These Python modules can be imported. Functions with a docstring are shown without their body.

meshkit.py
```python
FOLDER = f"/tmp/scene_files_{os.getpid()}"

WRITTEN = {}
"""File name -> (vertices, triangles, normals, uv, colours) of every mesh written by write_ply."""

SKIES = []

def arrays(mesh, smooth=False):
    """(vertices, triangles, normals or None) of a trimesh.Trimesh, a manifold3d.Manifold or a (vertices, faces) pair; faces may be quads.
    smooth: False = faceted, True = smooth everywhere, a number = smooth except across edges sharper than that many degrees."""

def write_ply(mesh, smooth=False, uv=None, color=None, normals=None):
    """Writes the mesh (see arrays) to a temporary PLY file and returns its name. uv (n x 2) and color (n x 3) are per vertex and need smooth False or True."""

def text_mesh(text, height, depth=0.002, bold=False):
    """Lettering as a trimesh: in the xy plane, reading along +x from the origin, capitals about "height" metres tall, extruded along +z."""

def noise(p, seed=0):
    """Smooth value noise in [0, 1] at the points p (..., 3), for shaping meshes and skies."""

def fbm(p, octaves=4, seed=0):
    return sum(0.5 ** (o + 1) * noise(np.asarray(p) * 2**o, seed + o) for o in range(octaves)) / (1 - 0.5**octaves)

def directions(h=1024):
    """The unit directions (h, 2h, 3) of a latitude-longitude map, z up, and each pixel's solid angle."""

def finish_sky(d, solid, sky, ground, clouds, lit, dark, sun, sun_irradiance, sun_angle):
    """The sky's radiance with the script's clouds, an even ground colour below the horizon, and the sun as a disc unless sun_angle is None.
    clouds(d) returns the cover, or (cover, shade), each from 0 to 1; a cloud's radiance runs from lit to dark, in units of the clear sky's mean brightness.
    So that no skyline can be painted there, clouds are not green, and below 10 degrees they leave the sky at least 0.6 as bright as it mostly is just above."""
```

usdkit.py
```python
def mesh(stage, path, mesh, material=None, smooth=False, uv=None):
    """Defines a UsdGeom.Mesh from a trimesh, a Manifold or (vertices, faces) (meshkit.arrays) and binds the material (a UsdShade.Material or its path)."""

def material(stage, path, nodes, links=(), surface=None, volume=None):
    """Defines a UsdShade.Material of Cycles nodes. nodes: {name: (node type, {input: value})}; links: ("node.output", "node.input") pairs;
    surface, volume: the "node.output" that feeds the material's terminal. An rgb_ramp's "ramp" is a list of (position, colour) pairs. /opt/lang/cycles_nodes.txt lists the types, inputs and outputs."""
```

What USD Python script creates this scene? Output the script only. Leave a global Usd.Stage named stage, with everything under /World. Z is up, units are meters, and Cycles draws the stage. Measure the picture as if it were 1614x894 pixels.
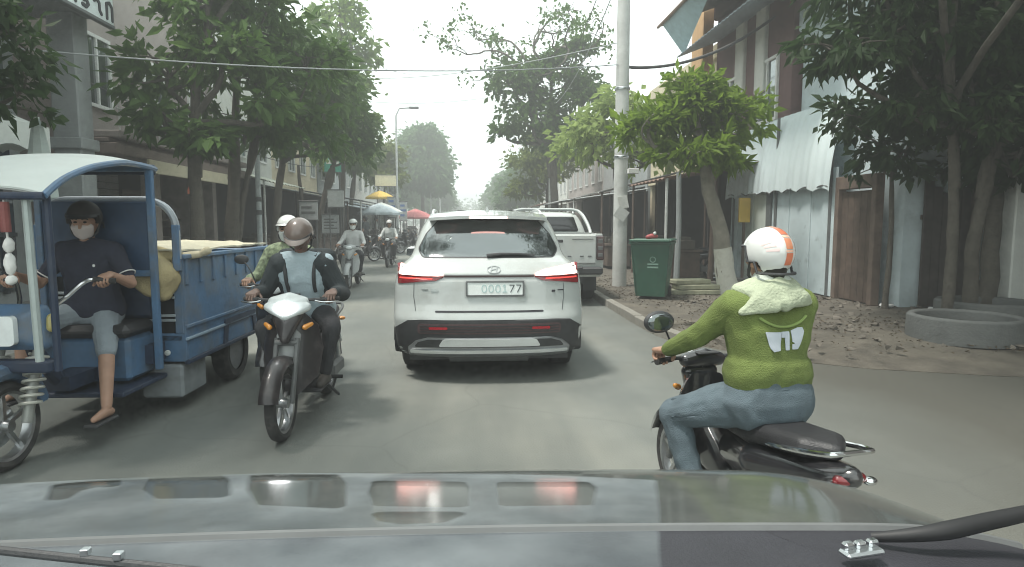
import math, random
import numpy as np, trimesh, manifold3d, shapely
from shapely.geometry import Polygon, LineString, Point, box as sbox
from shapely import affinity
from scipy.interpolate import PchipInterpolator, griddata
from pxr import Usd, UsdGeom, UsdLux, UsdShade, Gf, Sdf, Vt
import usdkit, meshkit

stage = Usd.Stage.CreateInMemory()
UsdGeom.SetStageUpAxis(stage, 'Z'); UsdGeom.SetStageMetersPerUnit(stage, 1.0)
UsdGeom.Xform.Define(stage, '/World'); UsdGeom.Scope.Define(stage, '/World/Looks')
PI = math.pi
A3 = lambda *a: np.array(a, float)

# ---------------------------------------------------------------- camera, sky, sun, exposure
YAW, PITCH, EYE = 0.066588, -0.096697, (0.0, 0.0, 1.58)
EXPOSURE = 1.66
SUN_DIR = A3(-0.34, -0.12, 0.90); SUN_DIR /= np.linalg.norm(SUN_DIR)
SKY_STRENGTH, SUN_I, SUN_ANGLE = 0.052, 0.4, 10.0
cam = UsdGeom.Camera.Define(stage, '/World/camera')
F = A3(math.sin(YAW)*math.cos(PITCH), math.cos(YAW)*math.cos(PITCH), math.sin(PITCH))
R = A3(math.cos(YAW), -math.sin(YAW), 0); U = np.cross(R, F)
cam.AddTransformOp().Set(Gf.Matrix4d(*R, 0, *U, 0, *(-F), 0, *EYE, 1))
cam.CreateHorizontalApertureAttr(36.0); cam.CreateFocalLengthAttr(36.0*1000/1614)
cam.CreateExposureAttr(EXPOSURE)
cam.CreateClippingRangeAttr(Gf.Vec2f(0.05, 5000))
dome = UsdLux.DomeLight.Define(stage, '/World/sky')
dome.GetPrim().SetCustomDataByKey('kind', 'structure')
sky_mat = usdkit.material(stage, '/World/Looks/sky_look', {
    'tc': ('texture_coordinate', {}), 'mp': ('mapping', {'scale': (1, 1, 2.5)}),
    'nz': ('noise_texture', {'scale': 2.2, 'detail': 5.0, 'roughness': 0.55}),
    'rp': ('rgb_ramp', {'ramp': [(0.3, (8.9, 9.9, 9.6)), (0.7, (12.5, 13.8, 13.3))]}),
    'sky': ('sky_texture', {'sky_type': 'single_scattering', 'sun_disc': False, 'sun_elevation': float(math.asin(SUN_DIR[2])),
                            'sun_rotation': float(math.atan2(SUN_DIR[0], SUN_DIR[1])), 'aerosol_density': 3.0}),
    'mx': ('mix', {'fac': 0.88}), 'bg': ('background_shader', {'strength': SKY_STRENGTH})},
    [('tc.generated', 'mp.vector'), ('mp.vector', 'nz.vector'), ('nz.fac', 'rp.fac'), ('sky.color', 'mx.color1'), ('rp.color', 'mx.color2'), ('mx.color', 'bg.color')], surface='bg.background')
UsdShade.MaterialBindingAPI.Apply(dome.GetPrim()).Bind(sky_mat)
sun = UsdLux.DistantLight.Define(stage, '/World/sun')
sun.CreateIntensityAttr(SUN_I); sun.CreateAngleAttr(SUN_ANGLE); sun.CreateNormalizeAttr(True); sun.CreateColorAttr(Gf.Vec3f(1, 0.96, 0.89))
zz = SUN_DIR; xx = np.cross(A3(0, 1, 0), zz); xx /= np.linalg.norm(xx); yy = np.cross(zz, xx)
sun.AddTransformOp().Set(Gf.Matrix4d(*xx, 0, *yy, 0, *zz, 0, 0, 0, 60, 1))

# ---------------------------------------------------------------- naming, tagging
used = {}
def numbered(parent, name):
    k = (parent, name); n = used.get(k, 0); used[k] = n + 1
    return f'{parent}/{name}' + (f'_{n:03d}' if n else '')
def path_of(p): return '/World' if p is None else str(p.GetPath())
def tag(prim, label=None, cat=None, group=None, kind=None):
    for k, v in (('label', label), ('category', cat), ('group', group), ('kind', kind)):
        if v: prim.SetCustomDataByKey(k, v)
    return prim
def thing(name, label, cat, loc=(0, 0, 0), rot=0.0, group=None, kind=None):
    x = UsdGeom.Xform.Define(stage, numbered('/World', name))
    x.AddTranslateOp().Set(Gf.Vec3d(*map(float, loc)))
    if rot: x.AddRotateZOp().Set(math.degrees(rot))
    return tag(x.GetPrim(), label, cat, group, kind)
def obj(name, mesh, mat, parent=None, smooth=35, **kw):
    if isinstance(mesh, list): mesh = trimesh.util.concatenate([tm(m) for m in mesh])
    m = usdkit.mesh(stage, numbered(path_of(parent), name), mesh, mat, smooth)
    return tag(m.GetPrim(), **kw) if kw else m.GetPrim()
def objs(name, ms, mat, parent=None, smooth=35):
    return [obj(name, m, mat, parent, smooth) for m in ms]
def dup(src, loc, rot=0.0, label=None, group=None):
    x = UsdGeom.Xform.Define(stage, numbered('/World', src.GetName().rstrip('0123456789').rstrip('_')))
    x.GetPrim().GetReferences().AddInternalReference(src.GetPath())
    x.ClearXformOpOrder(); x.AddTranslateOp().Set(Gf.Vec3d(*map(float, loc)))
    x.AddRotateZOp().Set(math.degrees(rot)); x.GetPrim().SetInstanceable(True)
    return tag(x.GetPrim(), label or src.GetCustomDataByKey('label'), src.GetCustomDataByKey('category'), group or src.GetCustomDataByKey('group'))

# ---------------------------------------------------------------- materials
mats = {}
def M(name, col=(.5, .5, .5), rough=.6, metal=0., var=.12, scale=6., bump=0., bscale=40., coat=0., emit=0., island=0., dirt=None, spec=.5, trans=0., space='object'):
    if name in mats: return mats[name]
    c = np.array(col, float)
    n = {'tc': ('texture_coordinate', {}), 'g': ('geometry', {}), 'nz': ('noise_texture', {'scale': scale, 'detail': 5., 'roughness': .6}),
         'rp': ('rgb_ramp', {'ramp': [(.28, tuple(c*(1-var))), (.72, tuple(np.minimum(c*(1+var), .95)))]}),
         'p': ('principled_bsdf', {'roughness': rough, 'metallic': metal, 'coat_weight': coat, 'specular_ior_level': spec, 'transmission_weight': trans})}
    src = 'tc.object' if space == 'object' else 'g.position'
    L = [(src, 'nz.vector'), ('nz.fac', 'rp.fac')]; out = 'rp.color'
    if island:
        n['hs'] = ('hsv', {}); n['mr'] = ('map_range', {'from_min': 0., 'from_max': 1., 'to_min': 1-island, 'to_max': 1+island})
        L += [('g.random_per_island', 'mr.value'), ('mr.result', 'hs.value'), (out, 'hs.color')]; out = 'hs.color'
    if dirt:
        n['n2'] = ('noise_texture', {'scale': dirt[1], 'detail': 6., 'roughness': .65})
        n['r2'] = ('rgb_ramp', {'ramp': [(dirt[2], (0, 0, 0)), (dirt[2]+.22, (dirt[3],)*3)]}); n['dm'] = ('mix', {'color2': dirt[0]})
        L += [(src, 'n2.vector'), ('n2.fac', 'r2.fac'), ('r2.color', 'dm.fac'), (out, 'dm.color1')]; out = 'dm.color'
    L.append((out, 'p.base_color'))
    if emit: n['p'][1]['emission_strength'] = emit; L.append((out, 'p.emission_color'))
    if bump:
        n['nb'] = ('noise_texture', {'scale': bscale, 'detail': 4.}); n['b'] = ('bump', {'strength': bump, 'distance': .02})
        L += [(src, 'nb.vector'), ('nb.fac', 'b.height'), ('b.normal', 'p.normal')]
    mats[name] = usdkit.material(stage, '/World/Looks/' + name, n, L, surface='p.BSDF')
    return mats[name]
def leaf_mat(name, dark, mid, light, trl=.45):
    mats[name] = usdkit.material(stage, '/World/Looks/' + name, {
        'g': ('geometry', {}), 'nz': ('noise_texture', {'scale': 1.7, 'detail': 3.}), 'ad': ('mix_float', {'fac': .45}),
        'rp': ('rgb_ramp', {'ramp': [(.33, dark), (.5, mid), (.66, light)]}),
        'p': ('principled_bsdf', {'roughness': .55, 'specular_ior_level': .18}), 't': ('translucent_bsdf', {}), 'm': ('mix_closure', {'fac': trl})},
        [('g.position', 'nz.vector'), ('nz.fac', 'ad.a'), ('g.random_per_island', 'ad.b'), ('ad.result', 'rp.fac'), ('rp.color', 'p.base_color'), ('rp.color', 't.color'),
         ('p.BSDF', 'm.closure1'), ('t.BSDF', 'm.closure2')], surface='m.closure')
    return mats[name]
def glass_mat(name, col=(.02, .025, .025), rough=.04):
    return M(name, col, rough, 0., .1, 2., coat=1., spec=1.)

# ---------------------------------------------------------------- shapes
def tm(m):
    if isinstance(m, trimesh.Trimesh): return m
    v, f, _ = meshkit.arrays(m); return trimesh.Trimesh(v, f, process=False)
def man(m):
    m = tm(m).copy(); m.merge_vertices()
    return manifold3d.Manifold(manifold3d.Mesh(np.asarray(m.vertices, np.float32), np.asarray(m.faces, np.uint32)))
def bx(x0, x1, y0, y1, z0, z1, ch=0.0):
    if ch <= 0:
        b = trimesh.creation.box([x1-x0, y1-y0, z1-z0]); b.apply_translation([(x0+x1)/2, (y0+y1)/2, (z0+z1)/2]); return b
    pts = []
    for sx in (0, 1):
        for sy in (0, 1):
            for sz in (0, 1):
                c = A3((x0, x1)[sx], (y0, y1)[sy], (z0, z1)[sz]); s = A3(1-2*sx, 1-2*sy, 1-2*sz)*ch
                pts += [c+s*A3(0, 1, 1), c+s*A3(1, 0, 1), c+s*A3(1, 1, 0)]
    return trimesh.convex.convex_hull(np.array(pts))
def frame_of(d):
    d = np.asarray(d, float); d = d/np.linalg.norm(d); a = A3(0, 0, 1) if abs(d[2]) < .9 else A3(1, 0, 0)
    x = np.cross(a, d); x /= np.linalg.norm(x); return x, np.cross(d, x), d
def tube(pts, r, n=8, cap=True):
    pts = np.asarray(pts, float); k = len(pts); r = np.broadcast_to(np.asarray(r, float), (k,))
    t = np.gradient(pts, axis=0); V = []; x = None
    for i in range(k):
        d = t[i]/max(np.linalg.norm(t[i]), 1e-9)
        if x is None: x = frame_of(d)[0]
        x = x-d*(x@d); x /= np.linalg.norm(x); y = np.cross(d, x)
        a = np.arange(n)*2*PI/n; V.append(pts[i]+r[i]*(np.cos(a)[:, None]*x+np.sin(a)[:, None]*y))
    V = np.vstack(V); Fc = []
    for i in range(k-1):
        for j in range(n):
            a, b, c, d = i*n+j, i*n+(j+1) % n, (i+1)*n+(j+1) % n, (i+1)*n+j; Fc += [[a, b, c], [a, c, d]]
    if cap:
        V = np.vstack([V, pts[0], pts[-1]]); m = len(V)
        for j in range(n): Fc += [[m-2, (j+1) % n, j], [m-1, (k-1)*n+j, (k-1)*n+(j+1) % n]]
    return trimesh.Trimesh(V, Fc, process=False)
def curve(pts, n=24):
    pts = np.asarray(pts, float); s = np.r_[0, np.cumsum(np.linalg.norm(np.diff(pts, axis=0), axis=1))]
    return PchipInterpolator(s, pts)(np.linspace(0, s[-1], n))
def cyl(a, b, r, n=16, r2=None): return tube([a, b], [r, r if r2 is None else r2], n)
def lathe(prof, n=24, axis='z'):
    prof = np.asarray(prof, float); a = np.arange(n)*2*PI/n; k = len(prof)
    V = np.stack([prof[:, None, 0]*np.cos(a), prof[:, None, 0]*np.sin(a), np.repeat(prof[:, 1:2], n, 1)], -1).reshape(-1, 3); Fc = []
    for i in range(k-1):
        for j in range(n):
            p, q, r, s = i*n+j, i*n+(j+1) % n, (i+1)*n+(j+1) % n, (i+1)*n+j; Fc += [[p, q, r], [p, r, s]]
    m = trimesh.Trimesh(V, Fc, process=False)
    if axis == 'x': m.apply_transform(trimesh.transformations.rotation_matrix(PI/2, [0, 1, 0]))
    return m
def ball(c, r, sub=2, sc=(1, 1, 1)):
    m = trimesh.creation.icosphere(sub, 1.0); m.vertices = m.vertices*np.array(sc)*r+np.array(c); return m
def hull(spheres, seg=14):
    return manifold3d.Manifold.batch_hull([manifold3d.Manifold.sphere(float(r), seg).translate([float(x) for x in p]) for p, r in spheres])
def blob(groups, refine=.02, it=12, seg=14):
    u = manifold3d.Manifold.batch_boolean([hull(g, seg) for g in groups], manifold3d.OpType.Add)
    m = tm(u.refine_to_length(refine)); m.merge_vertices()
    if it: trimesh.smoothing.filter_taubin(m, lamb=.5, nu=.52, iterations=it)
    return m
def move(m, loc=(0, 0, 0), rz=0., rx=0., ry=0.):
    m = tm(m).copy()
    for a, ax in ((rx, [1, 0, 0]), (ry, [0, 1, 0]), (rz, [0, 0, 1])):
        if a: m.apply_transform(trimesh.transformations.rotation_matrix(a, ax))
    m.apply_translation(loc); return m
def prism(poly, h, axis='z'):
    ms = [trimesh.creation.extrude_polygon(g, h, engine='earcut') for g in getattr(poly, 'geoms', [poly])]
    m = trimesh.util.concatenate(ms)
    if axis == 'y': m.vertices = np.c_[m.vertices[:, 0], h-m.vertices[:, 2], m.vertices[:, 1]]    # polygon in x,z; extruded along y
    if axis == 'x': m.vertices = np.c_[m.vertices[:, 2], m.vertices[:, 0], m.vertices[:, 1]]    # polygon in y,z; extruded along x
    return m
def skin(poly, fn, thick=.012, edge=.06):
    """A panel with thickness: a 2-D polygon laid on a surface fn(points, offset) -> 3-D."""
    out = []
    for g in getattr(poly, 'geoms', [poly]):
        g = g.segmentize(edge); v, f = trimesh.creation.triangulate_polygon(g, engine='earcut')
        m = trimesh.Trimesh(np.c_[v, np.zeros(len(v))], f); m.merge_vertices()
        v, f = trimesh.remesh.subdivide_to_size(m.vertices, m.faces, edge*1.6, 8)
        m = trimesh.Trimesh(v, f); m.merge_vertices(); v, f = m.vertices[:, :2], m.faces
        e = np.vstack([f[:, [0, 1]], f[:, [1, 2]], f[:, [2, 0]]]); es = np.sort(e, 1)
        _, inv, cnt = np.unique(es, axis=0, return_inverse=True, return_counts=True); be = e[cnt[inv.ravel()] == 1]; n = len(v)
        V = np.vstack([fn(v, 0.), fn(v, -thick)])
        Fc = np.vstack([f, f[:, ::-1]+n, np.c_[be[:, 1], be[:, 0], be[:, 0]+n], np.c_[be[:, 1], be[:, 0]+n, be[:, 1]+n]])
        out.append(trimesh.Trimesh(V, Fc, process=False))
    m = trimesh.util.concatenate(out); 
    return m
def rrect(x0, y0, x1, y1, r): return sbox(x0+r, y0+r, x1-r, y1-r).buffer(r, 6)
def smoothpoly(pts, r): return Polygon(pts).buffer(-r).buffer(2*r).buffer(-r)
def jitter(m, amp, sc=6., seed=0):
    m = tm(m).copy(); n = np.array(trimesh.Trimesh(m.vertices, m.faces, process=False).vertex_normals)
    m.vertices = m.vertices+n*((meshkit.fbm(m.vertices*sc+50, 3, seed)-.5)*2*amp)[:, None]; return m

# ---------------------------------------------------------------- common looks
white_paint = M('white_car_paint', (.43, .46, .447), .22, var=.03, coat=.8, dirt=((.30, .29, .26), 2.2, .5, .4))
pick_paint = M('pickup_paint', (.45, .475, .46), .3, var=.04, coat=.5, dirt=((.40, .38, .33), 2.0, .5, .35))
black_plastic = M('black_plastic', (.035, .036, .038), .55, var=.25, scale=20, bump=.15, bscale=250)
grey_plastic = M('grey_plastic', (.10, .105, .105), .5, var=.2, scale=9)
rubber = M('tyre_rubber', (.028, .028, .028), .85, var=.3, scale=14, bump=.3, bscale=80, dirt=((.12, .11, .1), 9, .5, .6))
alloy = M('alloy_metal', (.50, .51, .52), .3, 1., .1)
steel = M('brushed_steel', (.62, .64, .65), .28, 1., .12, 15)
chrome = M('chrome', (.75, .76, .77), .1, 1., .04)
silver_trim = M('silver_trim', (.66, .68, .68), .3, .45, .06)
dark_glass = usdkit.material(stage, '/World/Looks/tinted_glass', {'l': ('layer_weight', {'blend': .35}), 'mr': ('map_range', {'from_min': 0., 'from_max': 1., 'to_min': .16, 'to_max': .9}),
    'd': ('principled_bsdf', {'base_color': (.02, .024, .025), 'roughness': .1}), 'g': ('glossy_bsdf', {'color': (.85, .92, .92), 'roughness': .03}), 'm': ('mix_closure', {})},
    [('l.fresnel', 'mr.value'), ('mr.result', 'm.fac'), ('d.BSDF', 'm.closure1'), ('g.BSDF', 'm.closure2')], surface='m.closure')
red_lens = M('red_lens', (.17, .012, .016), .15, var=.2, coat=1.)
lit_red = M('lit_brake_lamp', (.95, .50, .44), .3, var=.02, emit=1.5)
lit_red_dim = M('lit_brake_lamp_low', (.55, .05, .04), .3, var=.05, emit=.35)
reflector_red = M('red_reflector', (.40, .02, .03), .2, var=.2, scale=60)
plate_white = M('plate_white', (.72, .76, .74), .45, var=.05)
ink = M('black_ink', (.03, .03, .035), .6, var=.1)
teal_ink = M('faint_teal_ink', (.42, .56, .55), .6, var=.1)
black_gloss = M('black_gloss_paint', (.018, .018, .02), .2, var=.2, coat=1., dirt=((.16, .15, .14), 5, .52, .4))
seat_vinyl = M('seat_vinyl', (.022, .022, .024), .5, var=.2, bump=.2, bscale=120)
skin_tan = M('skin_tan', (.36, .215, .15), .55, var=.1, scale=14)
skin_dark = M('skin_brown', (.24, .14, .10), .55, var=.1, scale=14)
hair_black = M('black_hair', (.015, .013, .012), .45, var=.4, scale=60)
eye_dark = M('eye_dark', (.02, .015, .012), .2)
lip = M('lip_tone', (.30, .12, .10), .5)

# ---------------------------------------------------------------- lofted car bodies
class Loft:
    """Horizontal slices: z, half width, rear y, front y, rear corner length; gives the body and its surface functions."""
    def __init__(s, lv, nr=2.6, nf=2.6, cf=.55):
        lv = np.array(lv, float); s.lv = lv; z = lv[:, 0]; s.nr, s.nf, s.cf = nr, nf, cf
        s.w, s.r, s.f, s.c = (PchipInterpolator(z, lv[:, k], extrapolate=True) for k in (1, 2, 3, 4))
        s.z0, s.z1 = z[0], z[-1]
    def rear(s, x, z):
        t = np.clip(np.abs(x)/s.w(z), 0, 1); return s.r(z)+s.c(z)*(1-(1-t**s.nr)**(1/s.nr))
    def front(s, x, z):
        t = np.clip(np.abs(x)/s.w(z), 0, 1); return s.f(z)-s.cf*(1-(1-t**s.nf)**(1/s.nf))
    def side(s, y, z):
        w, a, b = s.w(z), s.r(z), s.f(z)
        q = np.clip(1-(y-a)/s.c(z), 0, 1); p = np.clip(1-(b-y)/s.cf, 0, 1)
        return w*np.minimum((1-q**s.nr)**(1/s.nr), (1-p**s.nf)**(1/s.nf))
    def mesh(s, nz=70, nt=13, ny=14):
        zs = np.unique(np.r_[np.linspace(s.z0, s.z1, nz), s.lv[:, 0]]); rings = []
        a = np.sin(np.linspace(-PI/2, PI/2, 2*nt+1))
        for z in zs:
            x = a*s.w(z)*.9999; P1 = np.c_[x, s.rear(x, z)]
            yy = np.linspace(s.r(z)+s.c(z), s.f(z)-s.cf, ny+2)[1:-1]; P2 = np.c_[np.full(ny, s.w(z)), yy]
            P3 = np.c_[x[::-1], s.front(x[::-1], z)]; P4 = np.c_[-P2[::-1, 0], P2[::-1, 1]]
            p = np.vstack([P1, P2, P3, P4]); rings.append(np.c_[p, np.full(len(p), z)])
        n = len(rings[0]); V = np.vstack(rings); Fc = []
        j = np.arange(n); k = (j+1) % n
        for i in range(len(zs)-1): Fc.append(np.vstack([np.c_[i*n+j, i*n+k, (i+1)*n+k], np.c_[i*n+j, (i+1)*n+k, (i+1)*n+j]]))
        c = len(V); V = np.vstack([V, [0, rings[0][:, 1].mean(), zs[0]], [0, rings[-1][:, 1].mean(), zs[-1]]]); o = (len(zs)-1)*n
        Fc.append(np.c_[np.full(n, c), k, j]); Fc.append(np.c_[np.full(n, c+1), o+j, o+k])
        return trimesh.Trimesh(V, np.vstack(Fc), process=False)
    def on_rear(s, off=.004): return lambda p, o: np.c_[p[:, 0], s.rear(p[:, 0], p[:, 1])-off-o, p[:, 1]]
    def on_front(s, off=.004): return lambda p, o: np.c_[p[:, 0], s.front(p[:, 0], p[:, 1])+off+o, p[:, 1]]
    def on_side(s, sg, off=.004): return lambda p, o: np.c_[sg*(s.side(p[:, 0], p[:, 1])+off+o), p[:, 0], p[:, 1]]
def mirrored(f): return [f(1), f(-1)]
def flipx(poly): return affinity.scale(poly, -1, 1, origin=(0, 0))

def road_wheel(parent, x, y, r, w, rim_mat, spokes=5, hub=.62):
    """tyre with rim, spokes and hub as sub-parts."""
    sgn = 1 if x > 0 else -1
    prof = [(r*hub, -w/2*.86), (r*.86, -w/2), (r*.97, -w/2*.84), (r, -w/2*.55), (r, w/2*.55), (r*.97, w/2*.84), (r*.86, w/2), (r*hub, w/2*.86)]
    t = obj('tyre', move(lathe(prof, 36, 'x'), (x, y, r)), rubber, parent)
    rim = [lathe([(r*hub*1.01, -w*.42), (r*hub*.95, -w*.3), (r*hub*.9, w*.3), (r*hub*1.01, w*.42)], 30, 'x'), lathe([(.001, .0), (r*hub*.92, .0), (r*hub*.92, -.02), (.001, -.02)], 24, 'x')]
    for i in range(spokes):
        a = i*2*PI/spokes; rim.append(move(bx(-.012, .02, -r*.09, r*.09, .02, r*hub*.97), (sgn*w*.32, 0, 0), rx=a))
    rim.append(lathe([(.001, .02), (r*.15, .02), (r*.17, -.02)], 16, 'x'))
    obj('rim', [move(m, (x, y, r)) for m in rim], rim_mat, t)
    return t
def cut_arches(body, ys, r, wid):
    m = man(body)
    for y in ys:
        c = manifold3d.Manifold.cylinder(wid*3, r, r, 40, True).rotate([0, 90, 0]).translate([0, y, r-.045])
        inner = manifold3d.Manifold.cube([wid*2-.52, 2*r+.1, 2*r+.2], True).translate([0, y, r])
        m = m-(c-inner)
    return tm(m)

def build_suv():
    T = thing('sport_utility_car', 'white family car ahead in the middle of the road, brake lights glowing', 'car', (.19, 6.08, 0))
    L = Loft([(.24, .84, .14, 4.55, .30), (.30, .90, .06, 4.66, .30), (.45, .940, .0, 4.74, .34), (.62, .958, -.02, 4.77, .36), (.72, .958, .015, 4.76, .36), (.78, .956, .035, 4.74, .36),
              (.9, .952, .05, 4.66, .35), (1.0, .94, .06, 4.45, .34), (1.045, .93, .075, 4.1, .33), (1.07, .924, .07, 3.9, .33), (1.12, .90, .11, 3.55, .32), (1.18, .85, .17, 3.42, .30), (1.24, .79, .24, 3.3, .28), (1.4, .735, .33, 2.98, .28),
              (1.56, .67, .43, 2.6, .30), (1.63, .62, .47, 2.42, .34), (1.67, .55, .60, 2.2, .36), (1.695, .46, .85, 1.95, .36), (1.71, .30, 1.1, 1.7, .30)], 2.5, 2.6, .6)
    obj('body', cut_arches(L.mesh(84, 16, 26), (.92, 3.68), .40, .96), white_paint, T, 32)
    R = L.on_rear
    # black cladding, wrapping round the corners
    clad = smoothpoly([(-.953, .26), (.953, .26), (.953, .53), (.90, .565), (.80, .628), (.66, .638), (-.66, .638), (-.80, .628), (-.90, .565), (-.953, .53)], .02)
    obj('lower_cladding', skin(clad, R(.010), .02, .05), black_plastic, T)
    gr = rrect(-.70, .50, .70, .60, .03)
    obj('bumper_grille_panel', skin(gr, R(.014), .02), M('bumper_panel', (.085, .05, .052), .45, var=.15, scale=40), T)
    for i in range(3): obj('grille_rib', skin(rrect(-.68, .515+.028*i, .68, .527+.028*i, .005), R(.019), .012), black_plastic, T)
    for sg in (-1, 1): obj('reflector', skin(affinity.translate(rrect(-.09, .545, .09, .57, .01), sg*.50, 0), R(.022), .012), reflector_red, T)
    skid = smoothpoly([(-.80, .255), (.80, .255), (.80, .36), (.72, .43), (.60, .465), (-.60, .465), (-.72, .43), (-.80, .36)], .02)
    obj('skid_plate', skin(skid, R(.024), .03, .05), M('skid_silver', (.30, .31, .32), .35, .7, .08), T)
    obj('skid_slot', skin(smoothpoly([(-.74, .365), (.74, .365), (.70, .415), (.60, .445), (-.60, .445), (-.70, .415)], .01), R(.028), .02), black_plastic, T)
    obj('skid_bar', skin(smoothpoly([(-.50, .375), (.50, .375), (.46, .44), (.42, .452), (-.42, .452), (-.46, .44)], .012), R(.042), .03), silver_trim, T)
    obj('skid_lip', skin(rrect(-.78, .298, .78, .335, .012), R(.040), .03), silver_trim, T)
    for sg in (-1, 1): objs('arch_moulding', [tube([(sg*(.960), .92+.42*math.cos(a), .36+.42*math.sin(a)) for a in np.linspace(.0, PI, 15)], .022, 6), tube([(sg*(.955), 3.68+.42*math.cos(a), .36+.42*math.sin(a)) for a in np.linspace(.0, PI, 15)], .022, 6)], black_plastic, T)
    # tailgate lines
    obj('tailgate_seam', [skin(LineString(q).buffer(.005, 2), R(.0025), .006) for q in ([(-.50, .712), (.50, .712)],)], M('seam_dark', (.10, .11, .11), .7), T)
    obj('bumper_crease', skin(LineString([(-.52, .715), (.52, .715)]).buffer(.009, 2), R(.003), .006), ink, T)
    objs('tailgate_edge', [skin(LineString([(sg*.72, .72), (sg*.74, .86), (sg*.735, .98)]).buffer(.0035, 2), R(.0022), .006) for sg in (-1, 1)], M('seam_dark'), T)
    # window
    win = smoothpoly([(-.655, 1.235), (.655, 1.235), (.70, 1.30), (.66, 1.46), (.58, 1.60), (-.58, 1.60), (-.66, 1.46), (-.70, 1.30)], .05)
    win = Polygon([(x*min(1., float(L.w(z))*.93/.70), z) for x, z in win.exterior.coords])
    obj('rear_window', skin(win, R(.004), .02, .05), dark_glass, T, 60)
    obj('window_seal', skin(win.buffer(.012).difference(win), R(.003), .02, .05), black_plastic, T)
    wp = A3([0, 0, 0]); wl = [(-.02, 1.245), (.12, 1.262), (.30, 1.262), (.46, 1.25)]
    obj('rear_wiper', tube([(x, float(L.rear(x, z))-.025, z) for x, z in wl], [.02, .014, .011, .007], 8), black_plastic, T)
    # spoiler with high brake lamp
    sp = []
    for x in np.linspace(-.60, .60, 25): sp.append((x, .30+.10*(abs(x)/.6)**3, 1.645-.022*(abs(x)/.6)**2))
    V = []
    for x, y, z in sp: V += [(x, y, z-.03), (x, y, z), (x, y+.36, z+.042), (x, y+.36, z-.05)]
    Fc = []
    for i in range(len(sp)-1):
        for a in range(4): b = (a+1) % 4; Fc += [[4*i+a, 4*i+b, 4*i+4+b], [4*i+a, 4*i+4+b, 4*i+4+a]]
    Fc += [[0, 2, 1], [0, 3, 2], [96, 97, 98], [96, 98, 99]]
    s_ = obj('roof_spoiler', trimesh.Trimesh(V, Fc, process=False), white_paint, T, 40)
    obj('high_brake_lamp', bx(-.19, .19, .294, .32, 1.612, 1.634, .006), lit_red, s_)
    # lamps
    top = smoothpoly([(.465, 1.088), (.44, 1.062), (.50, 1.056), (.80, 1.064), (.885, 1.068), (.893, 1.165), (.70, 1.142), (.55, 1.115)], .006)
    low = smoothpoly([(.42, 1.055), (.52, 1.012), (.70, .998), (.90, .975), (.925, 1.165), (.893, 1.172), (.885, 1.065), (.60, 1.050)], .006)
    for sg in (-1, 1):
        h = obj('tail_lamp', skin(low if sg > 0 else flipx(low), R(.010), .02, .04), red_lens, T)
        obj('lit_bar', skin(top if sg > 0 else flipx(top), R(.014), .02, .04), lit_red, h)
        st = LineString([(.56, 1.03), (.88, 1.035)]).buffer(.007); obj('low_glow', skin(st if sg > 0 else flipx(st), R(.013), .01, .04), lit_red_dim, h)
    obj('lamp_strip', skin(rrect(-.44, 1.044, .44, 1.062, .006), R(.008), .012), M('lamp_strip_dark', (.10, .07, .07), .3, var=.1), T)
    # oval emblem
    e0 = affinity.scale(Point(0, 0).buffer(1, 24), .068, .036); ring = e0.difference(affinity.scale(e0, .90, .82, origin=(0, 0)))
    hh = LineString([(-.034, -.024), (-.020, .026)]).buffer(.0045).union(LineString([(.020, -.026), (.034, .024)]).buffer(.0045)).union(LineString([(-.03, -.006), (.0, .003), (.03, .006)]).buffer(.004))
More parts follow.
